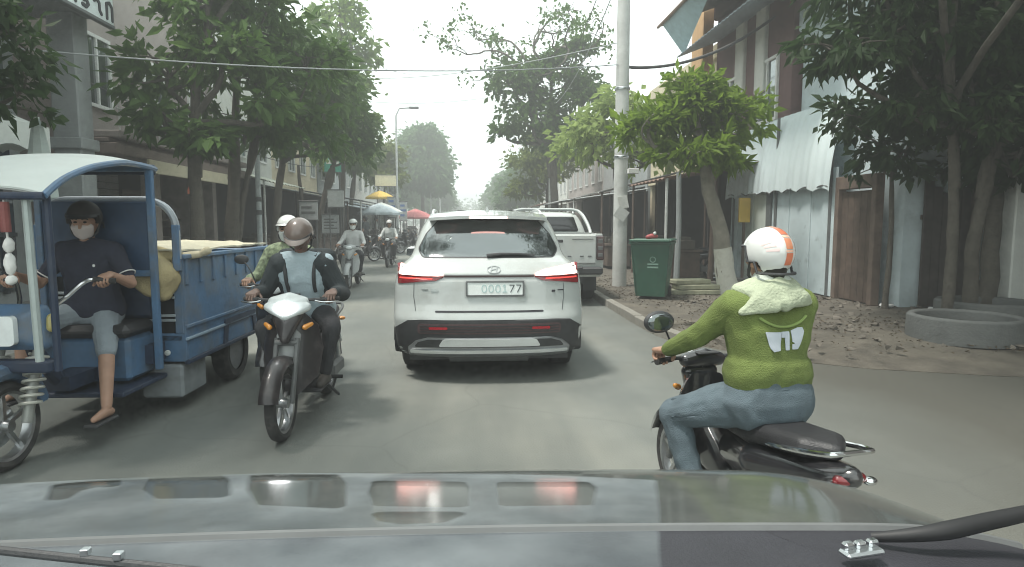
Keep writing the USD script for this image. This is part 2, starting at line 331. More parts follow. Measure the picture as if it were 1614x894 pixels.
    obj('emblem', skin(affinity.translate(ring.union(hh), .045, 1.118), R(.010), .008, .02), M('emblem_grey', (.33, .35, .35), .3, .6), T)
    # plate
    pc, pz = .055, .935
    obj('plate_recess', skin(affinity.translate(rrect(-.30, -.085, .30, .085, .02), pc, pz), R(.003), .006), M('plate_recess_grey', (.40, .42, .41), .5, var=.05), T)
    pl = obj('number_plate', skin(affinity.translate(rrect(-.275, -.066, .275, .066, .01), pc, pz), R(.012), .006), plate_white, T)
    obj('plate_frame', skin(affinity.translate(rrect(-.285, -.075, .285, .075, .012).difference(rrect(-.268, -.06, .268, .06, .008)), pc, pz), R(.018), .008), grey_plastic, pl)
    def lettering(txt, h, x, z, mat, par, bold=True, name='lettering'):
        m = meshkit.text_mesh(txt, h, .002, bold); m = m.subdivide_to_size(.04)
        v = m.vertices; m.vertices = np.c_[x+v[:, 0], L.rear(x+v[:, 0], z+v[:, 1])-.0135-v[:, 2], z+v[:, 1]]; obj(name, m, mat, par, False)
    lettering('0001', .075, pc-.14, pz-.036, teal_ink, pl, False); lettering('77', .075, pc+.13, pz-.037, M('faded_ink', (.10, .11, .115), .6), pl, False)
    tl = M('badge_grey', (.42, .45, .44), .3, .6)
    objs('badge', [skin(rrect(-.66, .922, -.60, .934, .004), R(.006), .006), skin(rrect(-.57, .905, -.50, .93, .004), R(.006), .006)], tl, T)
    objs('badge', [skin(rrect(.615, .895, .65, .915, .004), R(.006), .006), skin(rrect(.675, .908, .74, .918, .003), R(.006), .006)], ink, T)
    # sides and roof
    for sg in (-1, 1):
        S = L.on_side(sg)
        for poly in (smoothpoly([(.85, 1.24), (1.25, 1.23), (1.25, 1.55), (1.0, 1.52)], .03), smoothpoly([(1.33, 1.22), (2.15, 1.21), (2.15, 1.58), (1.33, 1.58)], .03), smoothpoly([(2.24, 1.21), (3.05, 1.22), (2.7, 1.50), (2.24, 1.58)], .03)):
            obj('side_window', skin(poly, S, .015, .08), dark_glass, T, 60)
        for y in (1.30, 2.20, 3.15): obj('door_seam', skin(LineString([(y, .40), (y, 1.18)]).buffer(.004, 2), L.on_side(sg, .001), .004), ink, T)
        for y in (2.0, 2.95): obj('door_handle', bx(sg*.945-.02, sg*.945+.02, y-.09, y+.09, .985, 1.015, .008), white_paint, T)
        mi = obj('wing_mirror', ball((sg*1.0, 3.05, 1.16), 1, 2, (.11, .07, .075)), white_paint, T); obj('mirror_glass', bx(sg*1.0-.08, sg*1.0+.08, 2.978, 2.984, 1.11, 1.21, .002), chrome, mi)
        obj('roof_rail', tube(curve([(sg*.58, .80, 1.655), (sg*.585, 1.0, 1.70), (sg*.60, 1.6, 1.715), (sg*.60, 2.1, 1.69), (sg*.595, 2.25, 1.65)], 14), .016, 8), silver_trim, T)
    obj('shark_fin', trimesh.convex.convex_hull([(-.025, .78, 1.68), (.025, .78, 1.68), (-.03, 1.0, 1.69), (.03, 1.0, 1.69), (0, .79, 1.755), (0, .83, 1.75)]), white_paint, T)
    obj('windscreen', skin(smoothpoly([(-.62, 1.24), (.62, 1.24), (.55, 1.56), (-.55, 1.56)], .04), L.on_front(.004), .02, .08), dark_glass, T, 60)
    for sg in (-1, 1): obj('headlight', skin(affinity.translate(rrect(-.16, .72, .16, .86, .04), sg*.66, 0), L.on_front(.006), .03), chrome, T)
    obj('front_grille', skin(rrect(-.42, .50, .42, .86, .06), L.on_front(.006), .03), black_plastic, T)
    obj('underbody', bx(-.80, .80, .25, 4.4, .20, .30), black_plastic, T)
    obj('exhaust_box', cyl((-.4, .30, .24), (.4, .30, .24), .075, 14), grey_plastic, T)
    for x in (-.80, .80):
        for y in (.92, 3.68): road_wheel(T, x, y, .365, .235, alloy)
    return T
build_suv()

def build_pickup():
    T = thing('pickup_truck', 'white pickup truck parked by the kerb beyond the white car', 'pickup truck', (1.60, 11.75, 0))
    B = Loft([(.55, .86, .04, 5.1, .10), (.62, .90, .02, 5.2, .10), (.8, .92, .0, 5.22, .10), (1.0, .925, .0, 5.2, .10), (1.08, .922, .0, 5.0, .10), (1.16, .915, .0, 3.9, .10), (1.34, .90, .0, 3.55, .10), (1.36, .89, .01, 3.5, .10)], 4, 2.6, .5)
    bd = man(cut_arches(B.mesh(30, 12, 20), (1.15, 4.3), .46, .95))-man(bx(-.80, .80, .06, 1.50, .85, 1.7))
    obj('body', tm(bd), pick_paint, T, 30)
    C = Loft([(1.30, .87, 1.52, 3.85, .16), (1.42, .84, 1.55, 3.6, .18), (1.60, .775, 1.66, 3.15, .2), (1.72, .70, 1.74, 2.9, .24), (1.77, .60, 1.86, 2.7, .26), (1.80, .42, 2.0, 2.5, .2)], 3, 2.6, .4)
    obj('cab', C.mesh(30, 12, 12), pick_paint, T, 35)
    obj('rear_window', skin(smoothpoly([(-.70, 1.38), (.70, 1.38), (.62, 1.69), (-.62, 1.69)], .04), C.on_rear(), .02), M('pickup_glass', (.02, .022, .024), .15), T, 60)
    obj('windscreen', skin(smoothpoly([(-.70, 1.38), (.70, 1.38), (.60, 1.70), (-.60, 1.70)], .04), C.on_front(), .02), dark_glass, T, 60)
    obj('bed_cover', bx(-.84, .84, .05, 1.50, 1.30, 1.345, .01), black_plastic, T)
    tg = obj('tailgate', bx(-.76, .76, -.035, .02, .80, 1.345, .02), pick_paint, T)
    obj('tailgate_handle', bx(-.13, .13, -.048, -.02, 1.20, 1.255, .01), black_plastic, tg)
    obj('tailgate_emblem', bx(.30, .70, -.043, -.03, 1.255, 1.27, .004), grey_plastic, tg)
    objs('tailgate_badge', [bx(x, x+.07, -.042, -.03, .93, .955, .003) for x in (.22, .45, .60)], grey_plastic, tg)
    for sg in (-1, 1):
        tl = obj('tail_lamp', bx(sg*.84-.075, sg*.84+.075, -.02, .06, .87, 1.32, .02), M('smoked_lens', (.05, .02, .022), .15, coat=1.), T)
        objs('lamp_insert', [bx(sg*.84-.045, sg*.84+.045, -.026, .0, z, z+.07, .004) for z in (.93, 1.06, 1.19)], grey_plastic, tl)
        objs('side_window', [skin(smoothpoly([(1.85, 1.38), (2.55, 1.38), (2.55, 1.68), (2.0, 1.66)], .03), C.on_side(sg), .015), skin(smoothpoly([(2.63, 1.38), (3.35, 1.38), (2.95, 1.66), (2.63, 1.68)], .03), C.on_side(sg), .015)], dark_glass, T, 60)
        obj('roof_rail', tube(curve([(sg*.62, 1.85, 1.76), (sg*.63, 2.0, 1.83), (sg*.63, 2.5, 1.83), (sg*.62, 2.7, 1.77)], 12), .018), silver_trim, T)
        obj('sports_bar', tube(curve([(sg*.80, .75, 1.35), (sg*.74, 1.15, 1.66), (sg*.66, 1.42, 1.80), (sg*.50, 1.46, 1.84)], 14), .035), white_paint, T)
        obj('mud_flap', bx(sg*.78-.13, sg*.78+.13, .70, .72, .22, .62), black_plastic, T)
    obj('sports_bar_crossbar', cyl((-.52, 1.46, 1.84), (.52, 1.46, 1.84), .03), white_paint, T)
    obj('rear_bumper', [bx(-.88, .88, -.10, .10, .60, .74, .03), bx(-.5, .5, -.11, .0, .66, .75, .02)], black_plastic, T)
    obj('chassis', [bx(-.55, .55, .1, 4.8, .42, .62), cyl((-.78, 1.15, .39), (.78, 1.15, .39), .07)], black_plastic, T)
    for x in (-.79, .79):
        for y in (1.15, 4.3): road_wheel(T, x, y, .39, .255, alloy, 6, .58)
    return T
build_pickup()

# ---------------------------------------------------------------- people
def ik(a, b, l1, l2, hint):
    a, b, hint = A3(*a), A3(*b), A3(*hint); d = b-a; n = np.linalg.norm(d); n = min(n, (l1+l2)*.999); u = d/np.linalg.norm(d)
    x = (l1*l1-l2*l2+n*n)/(2*n); h = math.sqrt(max(l1*l1-x*x, 1e-6)); p = hint-u*(hint@u); p /= np.linalg.norm(p)
    return a+u*x+p*h
def hand_groups(wrist, dr, nrm, side, curl=(55, 65, 45), thumb=.7):
    """palm, four fingers and a thumb; dr = finger direction, nrm = where the palm faces, side = +1 if the thumb lies on +cross(dr,nrm)."""
    dr = A3(*dr)/np.linalg.norm(dr); nrm = A3(*nrm); nrm = nrm-dr*(nrm@dr); nrm /= np.linalg.norm(nrm); lat = np.cross(dr, nrm)*side
    w = A3(*wrist); g = [[(w, .024), (w+dr*.075+lat*.028, .015), (w+dr*.08-lat*.032, .014), (w+dr*.03+lat*.03, .017), (w+dr*.03-lat*.025, .017)]]
    for k, (o, L) in enumerate(((.030, .042), (.010, .046), (-.011, .043), (-.031, .034))):
        p = w+dr*.080+lat*o; a = 0; r = (.0100, .0102, .0098, .0088)[k]
        for seg, c in enumerate(curl):
            a += math.radians(c+3*k); q = p+(dr*math.cos(a)+nrm*math.sin(a))*L*(1, .72, .55)[seg]; g.append([(p, r), (q, r*.93)]); p, r = q, r*.93
    p = w+dr*.022+lat*.030
    for ang, L in ((.9, .040), (.5, .032), (.2, .026)):
        v = lat*math.sin(ang)+dr*math.cos(ang)+nrm*thumb; v /= np.linalg.norm(v); q = p+v*L; g.append([(p, .0115), (q, .0105)]); p = q
    return g
def person(loc, rot, label, group=None, hip=(0, 0, .86), lean=.12, hands=((-.30, .50, 1.03), (.30, .50, 1.03)), feet=((-.17, .36, .33), (.17, .36, .33)), head_turn=0., head_pitch=0.,
           skin=None, shirt=None, sleeve=1.0, trousers=None, leg=1.0, shoes=None, k=1.0, hipr=1.0, det=.02, helmet=None, mask=None, bulk=1.0, elbow=(0, -.3, -1), grip=True, shirt_hem=.06, hair=True, knees_out=.25, foot_dir=(0, 1, 0), turn=0.):
    T = thing('person', label, 'person', loc, rot, group)
    skin = skin or skin_tan
    hip = A3(*hip); up = A3(math.sin(turn)*0, math.sin(lean), math.cos(lean)); fw = A3(0, math.cos(lean), -math.sin(lean)); rt = A3(math.cos(turn), math.sin(turn), 0)
    S = lambda a, b, c: hip+rt*a*k+fw*b*k+up*c*k
    hL, hR = S(-.085, 0, -.02), S(.085, 0, -.02); waist = S(0, .0, .16); chest = S(0, .01, .34); shL, shR = S(-.185, 0, .455), S(.185, 0, .455); nk = S(0, .0, .50)
    hd = nk+up*.055*k*.5+A3(0, .02, .155*k)
    ct, st = math.cos(head_turn), math.sin(head_turn); hf = A3(-st*math.cos(head_pitch), ct*math.cos(head_pitch), math.sin(head_pitch)); hr = A3(ct, st, 0); hu = np.cross(hr, hf)
    Hd = lambda a, b, c: hd+(hr*a+hf*b+hu*c)*k
    b = bulk; wr = []; el = []; G = []; fing = []
    for i, sg in enumerate((-1, 1)):
        sh = (shL, shR)[i]; w = A3(*hands[i])
        if np.linalg.norm(w-sh) > .555*k: w = sh+(w-sh)/np.linalg.norm(w-sh)*.555*k
        e = ik(sh, w, .295*k, .265*k, A3(sg*.55, 0, 0)+A3(*elbow)); el.append(e); wr.append(w)
        G += [[(sh, .054*b), (e, .040*b)], [(e, .040*b), (w, .027)]]
        if grip: d = (A3(0, 1, -.15), A3(0, -.25, -1), -sg)
        else: d = ((w-e), A3(-sg, .3, 0), -sg)
        dd = d[0]/np.linalg.norm(d[0]); nn = d[1]-dd*(d[1]@dd); lat = np.cross(dd, nn); want = A3(-sg, 0, 0) if grip else A3(0, 1, 0)
        fing += hand_groups(w, d[0], d[1], 1 if lat@want > 0 else -1, (50, 62, 45) if grip else (18, 22, 18))
    kn, an = [], []
    for i, sg in enumerate((-1, 1)):
        h = (hL, hR)[i]; a = A3(*feet[i]); q = ik(h, a, .43*k, .42*k, A3(sg*knees_out, 1, .35)); kn.append(q); an.append(a)
        G += [[(h, .085*b), (q, .055)], [(q, .055), (q+(a-q)*.3, .052), (a, .035)]]
        fd = A3(*foot_dir); G += [[(a+A3(0, 0, -.035), .035), (a+fd*.15+A3(0, 0, -.055), .022), (a-fd*.04+A3(0, 0, -.05), .03)]]
    TORSO = lambda o: [[(hL, .105*b+o), (hR, .105*b+o), (waist+rt*.055, .092*b+o), (waist-rt*.055, .092*b+o)], [(waist+rt*.06, .095*b+o), (waist-rt*.06, .095*b+o), (chest+rt*.085, .098*b+o), (chest-rt*.085, .098*b+o)],
                       [(chest+rt*.085, .098*b+o), (chest-rt*.085, .098*b+o), (shL, .055*b+o), (shR, .055*b+o), (nk, .055+o)]]
    G += TORSO(0.); G.append([(nk, .052), (hd-hu*.05*k, .052)])
    G += [[(Hd(0, -.015, .035), .088*k), (Hd(0, .02, .03), .082*k), (Hd(0, .035, -.06), .052*k)], [(Hd(0, .03, -.07), .048*k), (Hd(0, .055, -.095), .028*k), (Hd(0, -.02, -.03), .075*k)],
          [(Hd(0, .095, .01), .010), (Hd(0, .112, -.028), .015), (Hd(0, .085, -.03), .02)], [(Hd(-.03, .072, -.01), .028), (Hd(.03, .072, -.01), .028)]]
    for sg in (-1, 1): G.append([(Hd(sg*.085, -.01, .02), .016), (Hd(sg*.088, -.005, -.03), .012), (Hd(sg*.094, -.018, .01), .010)])
    core = blob(G, det, 10); hm = blob(fing, min(det*.45, .009), 4, 10)
    try: body = tm(man(core)+man(hm))
    except Exception: body = trimesh.util.concatenate([core, hm])
    obj('body', body, skin, T, 60)
    for sg in (-1, 1):
        obj('eye', ball(Hd(sg*.032, .098, .012), .011, 1, (1.3, .6, .7)), eye_dark, T); obj('eyebrow', tube([Hd(sg*.015, .107, .034), Hd(sg*.035, .105, .040), Hd(sg*.052, .092, .032)], .005, 5), hair_black, T)
    obj('mouth', tube([Hd(-.024, .090, -.062), Hd(0, .099, -.060), Hd(.024, .090, -.062)], .005, 5), lip, T)
    if hair:
        hm_ = blob([[(Hd(0, -.025, .045), .098*k), (Hd(0, .015, .055), .088*k)], [(Hd(0, -.045, .0), .085*k), (Hd(0, -.05, -.06), .06*k)]], det, 6)
        obj('hair', jitter(hm_, .006, 25), hair_black, T)
    def cloth(name, groups, m, amp, seed, **kw): return obj(name, jitter(jitter(blob(groups, det, 8), amp, 7, seed), amp*.6, 18, seed+3), m, T, 70, **kw)
    if trousers:
        g = [[(hL, .118*b*hipr), (hR, .118*b*hipr), (waist+rt*.05, .098*b), (waist-rt*.05, .098*b)]]
        for i in (0, 1):
            h = (hL, hR)[i]; g += [[(h, .098*b*hipr), (kn[i], .070*(1+(hipr-1)*.5) if leg >= .5 else .078)]]
            if leg > .5: g += [[(kn[i], .070), (kn[i]+(an[i]-kn[i])*(leg-.5)*2*.93, .055)]]
        cloth('trousers' if leg > .6 else 'shorts', g, trousers, .012, 5)
    if shirt:
        g = TORSO(.018); g[0] = [(hL+up*(.10-shirt_hem), .132*b), (hR+up*(.10-shirt_hem), .132*b), (waist+rt*.06, .114*b), (waist-rt*.06, .114*b)]
        for i in (0, 1):
            sh, e, w = (shL, shR)[i], el[i], wr[i]; m1 = min(sleeve*2, 1); g.append([(sh, .074*b), (sh+(e-sh)*m1, .060*b-.008*m1)])
            if sleeve > .5: g.append([(e, .052*b), (e+(w-e)*(sleeve-.5)*2*.96, .038)])
        cloth('shirt', g, shirt, .013, 9)
    if shoes:
        for a in an: fd = A3(*foot_dir); obj('shoe', blob([[(a+A3(0, 0, -.035), .044), (a+fd*.16+A3(0, 0, -.055), .032), (a-fd*.05+A3(0, 0, -.05), .04)]], .02, 4), shoes, T)
    return T, dict(Hd=Hd, hd=hd, hu=hu, hf=hf, hr=hr, S=S, el=el, wr=wr, kn=kn, an=an, nk=nk, sh=(shL, shR), k=k, up=up)

def head_shell(J, r=.125, cut=-.045, back=-.09, open_front=.35):
    """A helmet shell: ellipsoid in head space, cut along the rim, open in front."""
    m = trimesh.creation.icosphere(4, 1.0); v = m.vertices; v = v*A3(r*.92, r*1.10, r*1.02)
    lim = np.where(v[:, 1] > .03, .015+open_front*.05, np.where(v[:, 1] < -.04, back, cut)); v[:, 2] = np.maximum(v[:, 2], lim)
    P3 = lambda q: np.array([J['Hd'](a, b-.01, c+.035) for a, b, c in q]); return P3, trimesh.Trimesh(P3(v), m.faces, process=False)
def add_helmet(T, J, m, peak=None, stripe=None, r=.125, brim=False, back=-.09):
    P3, sh = head_shell(J, r, back=back); h = obj('helmet', sh, m, T, 50)
    def arc(off, x, a0, a1, n=16): return P3([(x, r*1.10*math.cos(a)*1.005*math.sqrt(max(1-(x/(r*.92))**2, 0)), r*1.02*math.sin(a)*math.sqrt(max(1-(x/(r*.92))**2, 0))+off) for a in np.linspace(a0, a1, n)])
    if peak:
        a = np.linspace(-1.1, 1.1, 15); inn = [(math.sin(t)*r*.93, math.cos(t)*r*1.1, .035) for t in a]; out = [(math.sin(t)*r*.98, math.cos(t)*r*1.1+.055*math.cos(t*1.3), .018) for t in a]
        V = np.vstack([P3(inn), P3(out), P3(inn)-J['hu']*.006, P3(out)-J['hu']*.006]); n = 15; Fc = []
        for i in range(n-1): Fc += [[i, i+1, n+i+1], [i, n+i+1, n+i], [2*n+i, 3*n+i+1, 2*n+i+1], [2*n+i, 3*n+i, 3*n+i+1], [n+i, n+i+1, 3*n+i+1], [n+i, 3*n+i+1, 3*n+i]]
        obj('helmet_peak', trimesh.Trimesh(V, Fc, process=False), peak, h, 50)
    obj('helmet_rim', tube(P3([(math.sin(t)*r*.93, math.cos(t)*r*1.11, (.03 if math.cos(t) > .2 else (-.045 if math.cos(t) > -.35 else back))) for t in np.linspace(0, 2*PI, 40)]), .006, 6), black_plastic, h)
    for sg in (-1, 1): obj('chin_strap', tube([J['Hd'](sg*.10, .0, -.01), J['Hd'](sg*.085, .03, -.08), J['Hd'](sg*.03, .05, -.125)], .007, 6), black_plastic, h)
    return P3, h, arc
def add_mask(T, J, m):
    Hd = J['Hd']; obj('face_mask', blob([[(Hd(0, .10, -.035), .026), (Hd(-.05, .065, -.03), .028), (Hd(.05, .065, -.03), .028), (Hd(0, .075, -.10), .026), (Hd(-.04, .05, -.085), .026), (Hd(.04, .05, -.085), .026)]], .015, 5), m, T)

# ---------------------------------------------------------------- scooters
def wheel2(parent, y, r, w, name='wheel'):
    prof = [(r*.76, -w*.35), (r*.88, -w*.5), (r*.96, -w*.36), (r, 0), (r*.96, w*.36), (r*.88, w*.5), (r*.76, w*.35)]
    t = obj('tyre', move(lathe(prof, 32, 'x'), (0, y, r)), rubber, parent)
    q = [lathe([(r*.78, -w*.38), (r*.72, -w*.30), (r*.72, w*.30), (r*.78, w*.38)], 28, 'x'), lathe([(.001, -.05), (.035, -.05), (.04, 0), (.035, .05), (.001, .05)], 12, 'x')]
    for i in range(5): q.append(move(bx(-.012, .012, -.014, .014, .03, r*.74), rx=i*2*PI/5))
    obj('rim', [move(m, (0, y, r)) for m in q], alloy, t); obj('brake_disc', [move(lathe([(r*.30, .03), (r*.48, .03), (r*.48, .034), (r*.30, .034)], 24, 'x'), (0, y, r))], steel, t)
def scooter(label, loc, rot, paint, front_paint=None, cowl=None, scale=1., ms=1., group=None, cat='motorbike', mirrors=True, lamp=False, steer=0., tail_chrome=False, screen=None):
    T = thing('motorbike', label, cat, loc, rot, group); scale != 1. and UsdGeom.Xformable(T).AddScaleOp().Set(Gf.Vec3f(scale)); fp = front_paint or paint
    wheel2(T, -.52, .275, .095); wheel2(T, .76, .275, .085)
    fork = [cyl((sx*.075, .76, .275), (sx*.075, .585, .72), .019, 10) for sx in (-1, 1)]+[cyl((-.08, .60, .69), (.08, .60, .69), .022, 10), cyl((0, .60, .68), (0, .535, .95), .026, 10)]
    obj('fork', fork, grey_plastic, T)
    fd = [(0, .76+.335*math.cos(a), .275+.335*math.sin(a)) for a in np.linspace(.25, 2.5, 14)]; V = []
    for i, p in enumerate(fd):
        c = A3(0, .76, .275); n = (A3(*p)-c)/.335
        for x, dn in ((-.07, -.05), (-.05, 0), (0, .012), (.05, 0), (.07, -.05)): V.append(A3(*p)+A3(x, 0, 0)+n*dn)
    Fc = [[5*i+j, 5*i+j+1, 5*i+5+j+1] for i in range(13) for j in range(4)]+[[5*i+j, 5*i+5+j+1, 5*i+5+j] for i in range(13) for j in range(4)]
    obj('front_fender', trimesh.Trimesh(V, Fc, process=False), fp, T, 60)
    # leg shield: rounded, wide at the top, wrapping back
    ls = smoothpoly([(-.08, .30), (.08, .30), (.20, .42), (.225, .62), (.19, .80), (.10, .90), (-.10, .90), (-.19, .80), (-.225, .62), (-.20, .42)], .03)
    sf = lambda p, o: np.c_[p[:, 0], .60-(p[:, 1]-.36)*.20-2.6*p[:, 0]**2+o+.03, p[:, 1]]
    obj('leg_shield', skin(ls, sf, .02, .05), fp, T, 60)
    obj('front_cowl', blob([[((0, .60, .82), .05), ((-.07, .55, .90), .05), ((.07, .55, .90), .05), ((0, .64, .72), .035)]], .02, 6), fp, T, 60)
    if screen: obj('nose_panel', skin(smoothpoly([(-.02, .42), (.02, .42), (.075, .58), (.09, .74), (.04, .80), (-.04, .80), (-.09, .74), (-.075, .58)], .015), lambda p, o: sf(p, o+.012), .012, .04), screen, T, 60)
    for sg in (-1, 1): obj('indicator', blob([[((sg*.13, .575, .80), .022), ((sg*.17, .54, .82), .016)]], .012, 3), M('amber_lens', (.55, .22, .03), .2, coat=1.), T)
    # handlebar cowl with lamp
    hc = obj('handlebar_cowl', blob([[((-.11, .52, .98), .045), ((.11, .52, .98), .045), ((0, .585, .97), .055), ((0, .50, 1.01), .045)]]+([[((-.14, .55, .95), .035), ((.14, .55, .95), .035), ((0, .60, .89), .045), ((0, .57, .99), .04)]] if cowl else []), .018, 6), cowl or fp, T, 60)
    obj('headlight', ball((0, .645 if cowl else .615, .955 if cowl else .972), 1, 2, (.075, .03, .045)), M('lit_headlight', (.95, .97, .97), .1, emit=4.) if lamp else M('lamp_lens', (.70, .74, .74), .08, coat=1.), hc)
    obj('instrument_panel', bx(-.07, .07, .44, .50, 1.025, 1.04, .006), black_plastic, hc)
    obj('handlebar', tube(curve([(-.34, .44, 1.00), (-.22, .50, 1.00), (0, .53, .99), (.22, .50, 1.00), (.34, .44, 1.00)], 16), .012, 8), black_plastic, T)
    for sg in (-1, 1):
        obj('grip', cyl((sg*.225, .492, 1.0), (sg*.355, .435, 1.0), .018, 10), rubber, T)
        obj('brake_lever', tube(curve([(sg*.20, .535, .995), (sg*.27, .545, .985), (sg*.36, .495, .985)], 8), .006, 6), steel, T)
        if mirrors:
            st = obj('mirror_stem', tube(curve([(sg*.20, .50, 1.02), (sg*.23, .52, 1.12), (sg*.28, .49, 1.19), (sg*.31, .47, 1.215)], 10), .006, 6), black_plastic, T)
            obj('mirror_head', ball((sg*.33, .465, 1.235), 1, 2, (.066*ms, .022*ms, .045*ms)), black_plastic, st); obj('mirror_glass', ball((sg*.33, .465-.013*ms, 1.235), 1, 2, (.056*ms, .012*ms, .036*ms)), dark_glass if ms > 1 else chrome, st)
    obj('centre_tunnel', blob([[((0, .52, .62), .06), ((0, .40, .38), .06), ((0, .15, .34), .07)], [((0, .15, .34), .07), ((0, -.1, .42), .09)]], .03, 6), paint, T, 60)
    obj('footboard', bx(-.20, .20, .10, .44, .265, .295, .012), black_plastic, T)
    for sg in (-1, 1): obj('footrest', cyl((sg*.12, .02, .29), (sg*.27, .02, .29), .016, 8), rubber, T)
    obj('rear_body', blob([[((0, .12, .56), .11), ((-.075, -.15, .60), .10), ((.075, -.15, .60), .10), ((0, -.1, .45), .09)], [((-.075, -.15, .60), .10), ((.075, -.15, .60), .10), ((-.05, -.62, .68), .06), ((.05, -.62, .68), .06), ((0, -.70, .71), .05)]], .028, 8), paint, T, 60)
    obj('engine', [bx(-.10, .10, -.25, .12, .24, .42, .03), cyl((.10, -.05, .32), (.15, -.05, .32), .10, 18), bx(-.16, -.09, -.55, -.15, .22, .36, .03)], grey_plastic, T)
    obj('seat', blob([[((-.085, .10, .74), .055), ((.085, .10, .74), .055), ((0, .24, .71), .05), ((-.10, -.15, .74), .06), ((.10, -.15, .74), .06)], [((-.10, -.15, .75), .06), ((.10, -.15, .75), .06), ((-.085, -.50, .79), .05), ((.085, -.50, .79), .05), ((0, -.60, .79), .04)]], .025, 8), seat_vinyl, T, 60)
    gm = chrome if tail_chrome else grey_plastic
    obj('grab_rail', tube(curve([(-.13, -.30, .74), (-.145, -.55, .79), (-.10, -.70, .82), (.10, -.70, .82), (.145, -.55, .79), (.13, -.30, .74)], 22), .013, 8), gm, T)
    tl = obj('tail_lamp', blob([[((-.06, -.69, .70), .024), ((.06, -.69, .70), .024), ((0, -.72, .70), .026)]], .015, 4), M('tail_lens_dark', (.16, .012, .015), .15, coat=1.), T)
    for sg in (-1, 1): obj('indicator', ball((sg*.11, -.69, .68), 1, 1, (.035, .03, .02)), chrome if tail_chrome else M('amber_lens'), T)
    obj('rear_fender', skin(smoothpoly([(-.07, .30), (.07, .30), (.085, .62), (-.085, .62)], .02), lambda p, o: np.c_[p[:, 0], -.66-(.62-p[:, 1])*.55-o, p[:, 1]], .012), black_plastic, T)
    pl = obj('number_plate', skin(rrect(-.085, .44, .085, .57, .01), lambda p, o: np.c_[p[:, 0], -.69-(.62-p[:, 1])*.55-o, p[:, 1]], .006), plate_white, T)
    obj('exhaust', [tube([(.17, -.10, .27), (.18, -.30, .29), (.19, -.72, .38)], [.035, .055, .05], 14), cyl((.19, -.70, .375), (.19, -.75, .386), .022, 10)], steel if tail_chrome else black_plastic, T)
    obj('exhaust_shield', bx(.225, .243, -.62, -.30, .29, .37, .006), chrome, T)
    objs('rear_shock', [cyl((sx*.12, -.50, .29), (sx*.12, -.42, .60), .022, 10) for sx in (-1, 1)], steel, T)
    obj('side_stand', tube([(-.12, .05, .26), (-.20, -.12, .10)], .012, 6), black_plastic, T)
    return T
RID = dict(k=.95, hip=(0, -.04, .86), hands=((-.295, .385, 1.045), (.295, .385, 1.045)), feet=((-.18, .24, .375), (.18, .24, .375)))

# ---- green-jumper rider, nearest
NB = (1.325, 2.83, 0); NR = .19
scooter('black scooter nearest the camera under the rider in green, chrome tail', NB, NR, black_gloss, tail_chrome=True, screen=None, scale=.865, ms=1.5)
green_knit = M('green_knit', (.125, .165, .042), .9, var=.16, scale=9, bump=.5, bscale=160)
jeans = M('blue_jeans', (.095, .128, .148), .85, var=.3, scale=5, bump=.4, bscale=220)
helmet_white = M('helmet_white', (.62, .63, .61), .18, var=.03, coat=1.)
T, J = person(NB, NR, 'rider in a green jumper and jeans with a white orange-striped helmet', shirt=green_knit, trousers=jeans, shoes=M('dark_shoe', (.05, .045, .04), .6), det=.016, bulk=1.04, shirt_hem=-.02, k=.90, hipr=1.16,
              hip=(0, -.10, .80), lean=.05, hands=((-.275, .325, .935), (.27, .34, .93)), feet=((-.25, .07, .30), (.25, .07, .30)), knees_out=.75, elbow=(0, -.3, -.9), head_turn=.10)
P3, h, arc = add_helmet(T, J, helmet_white, r=.124, back=-.10)
org = M('orange_stripe', (.56, .17, .09), .3, coat=.6); pale_org = M('pale_orange', (.80, .46, .33), .3, coat=.6)
def band(x0, x1, a0, a1, m, name):
    r = .124; aa = np.linspace(a0, a1, 14); V = []
    for a in aa:
        for x in np.linspace(x0, x1, 5): s = math.sqrt(1-(x/(r*.92))**2); V.append((x*1.01, r*1.10*math.cos(a)*s*1.014, r*1.02*math.sin(a)*s*1.014))
    Fc = [[5*i+j, 5*i+j+1, 5*i+6+j] for i in range(13) for j in range(4)]+[[5*i+j, 5*i+6+j, 5*i+5+j] for i in range(13) for j in range(4)]
    obj(name, trimesh.Trimesh(P3(V), Fc, process=False), m, h, 60)
band(-.016, .028, 1.3, 1.85, pale_org, 'helmet_stripe'); band(-.016, .028, 1.87, 2.36, org, 'helmet_stripe'); band(-.016, .028, 2.40, 2.50, pale_org, 'helmet_stripe'); band(-.014, .028, 2.54, 2.98, M('dull_orange', (.60, .24, .13), .3, coat=.6), 'helmet_stripe'); band(-.016, .028, 3.02, 3.10, pale_org, 'helmet_stripe'); band(-.014, .028, 3.13, 3.62, org, 'helmet_stripe')
for k_ in range(3): band(-.098+.004*k_, -.066+.010*k_, 2.5+.22*k_, 2.62+.22*k_, M('faded_pink', (.72, .55, .53), .3, coat=.6), 'helmet_mark')
hoodm = M('pale_hood_cloth', (.36, .40, .285), .9, var=.16, scale=10, bump=.4, bscale=90)
S = J['S']
hood = blob([[(S(-.11, -.095, .50), .034), (S(.11, -.095, .50), .034), (S(0, -.125, .47), .038), (S(0, -.07, .56), .045)], [(S(-.11, -.09, .50), .034), (S(-.17, .0, .535), .026), (S(0, -.03, .58), .045)], [(S(.11, -.09, .50), .034), (S(.165, .0, .53), .026), (S(0, -.03, .58), .045)],
             [(S(-.12, -.10, .50), .034), (S(-.215, -.095, .43), .018), (S(-.06, -.14, .455), .026)], [(S(.12, -.10, .50), .03), (S(.17, -.08, .47), .02), (S(.04, -.13, .47), .026)]], .014, 5)
obj('hood', jitter(hood, .016, 9, 4), hoodm, T, 70)
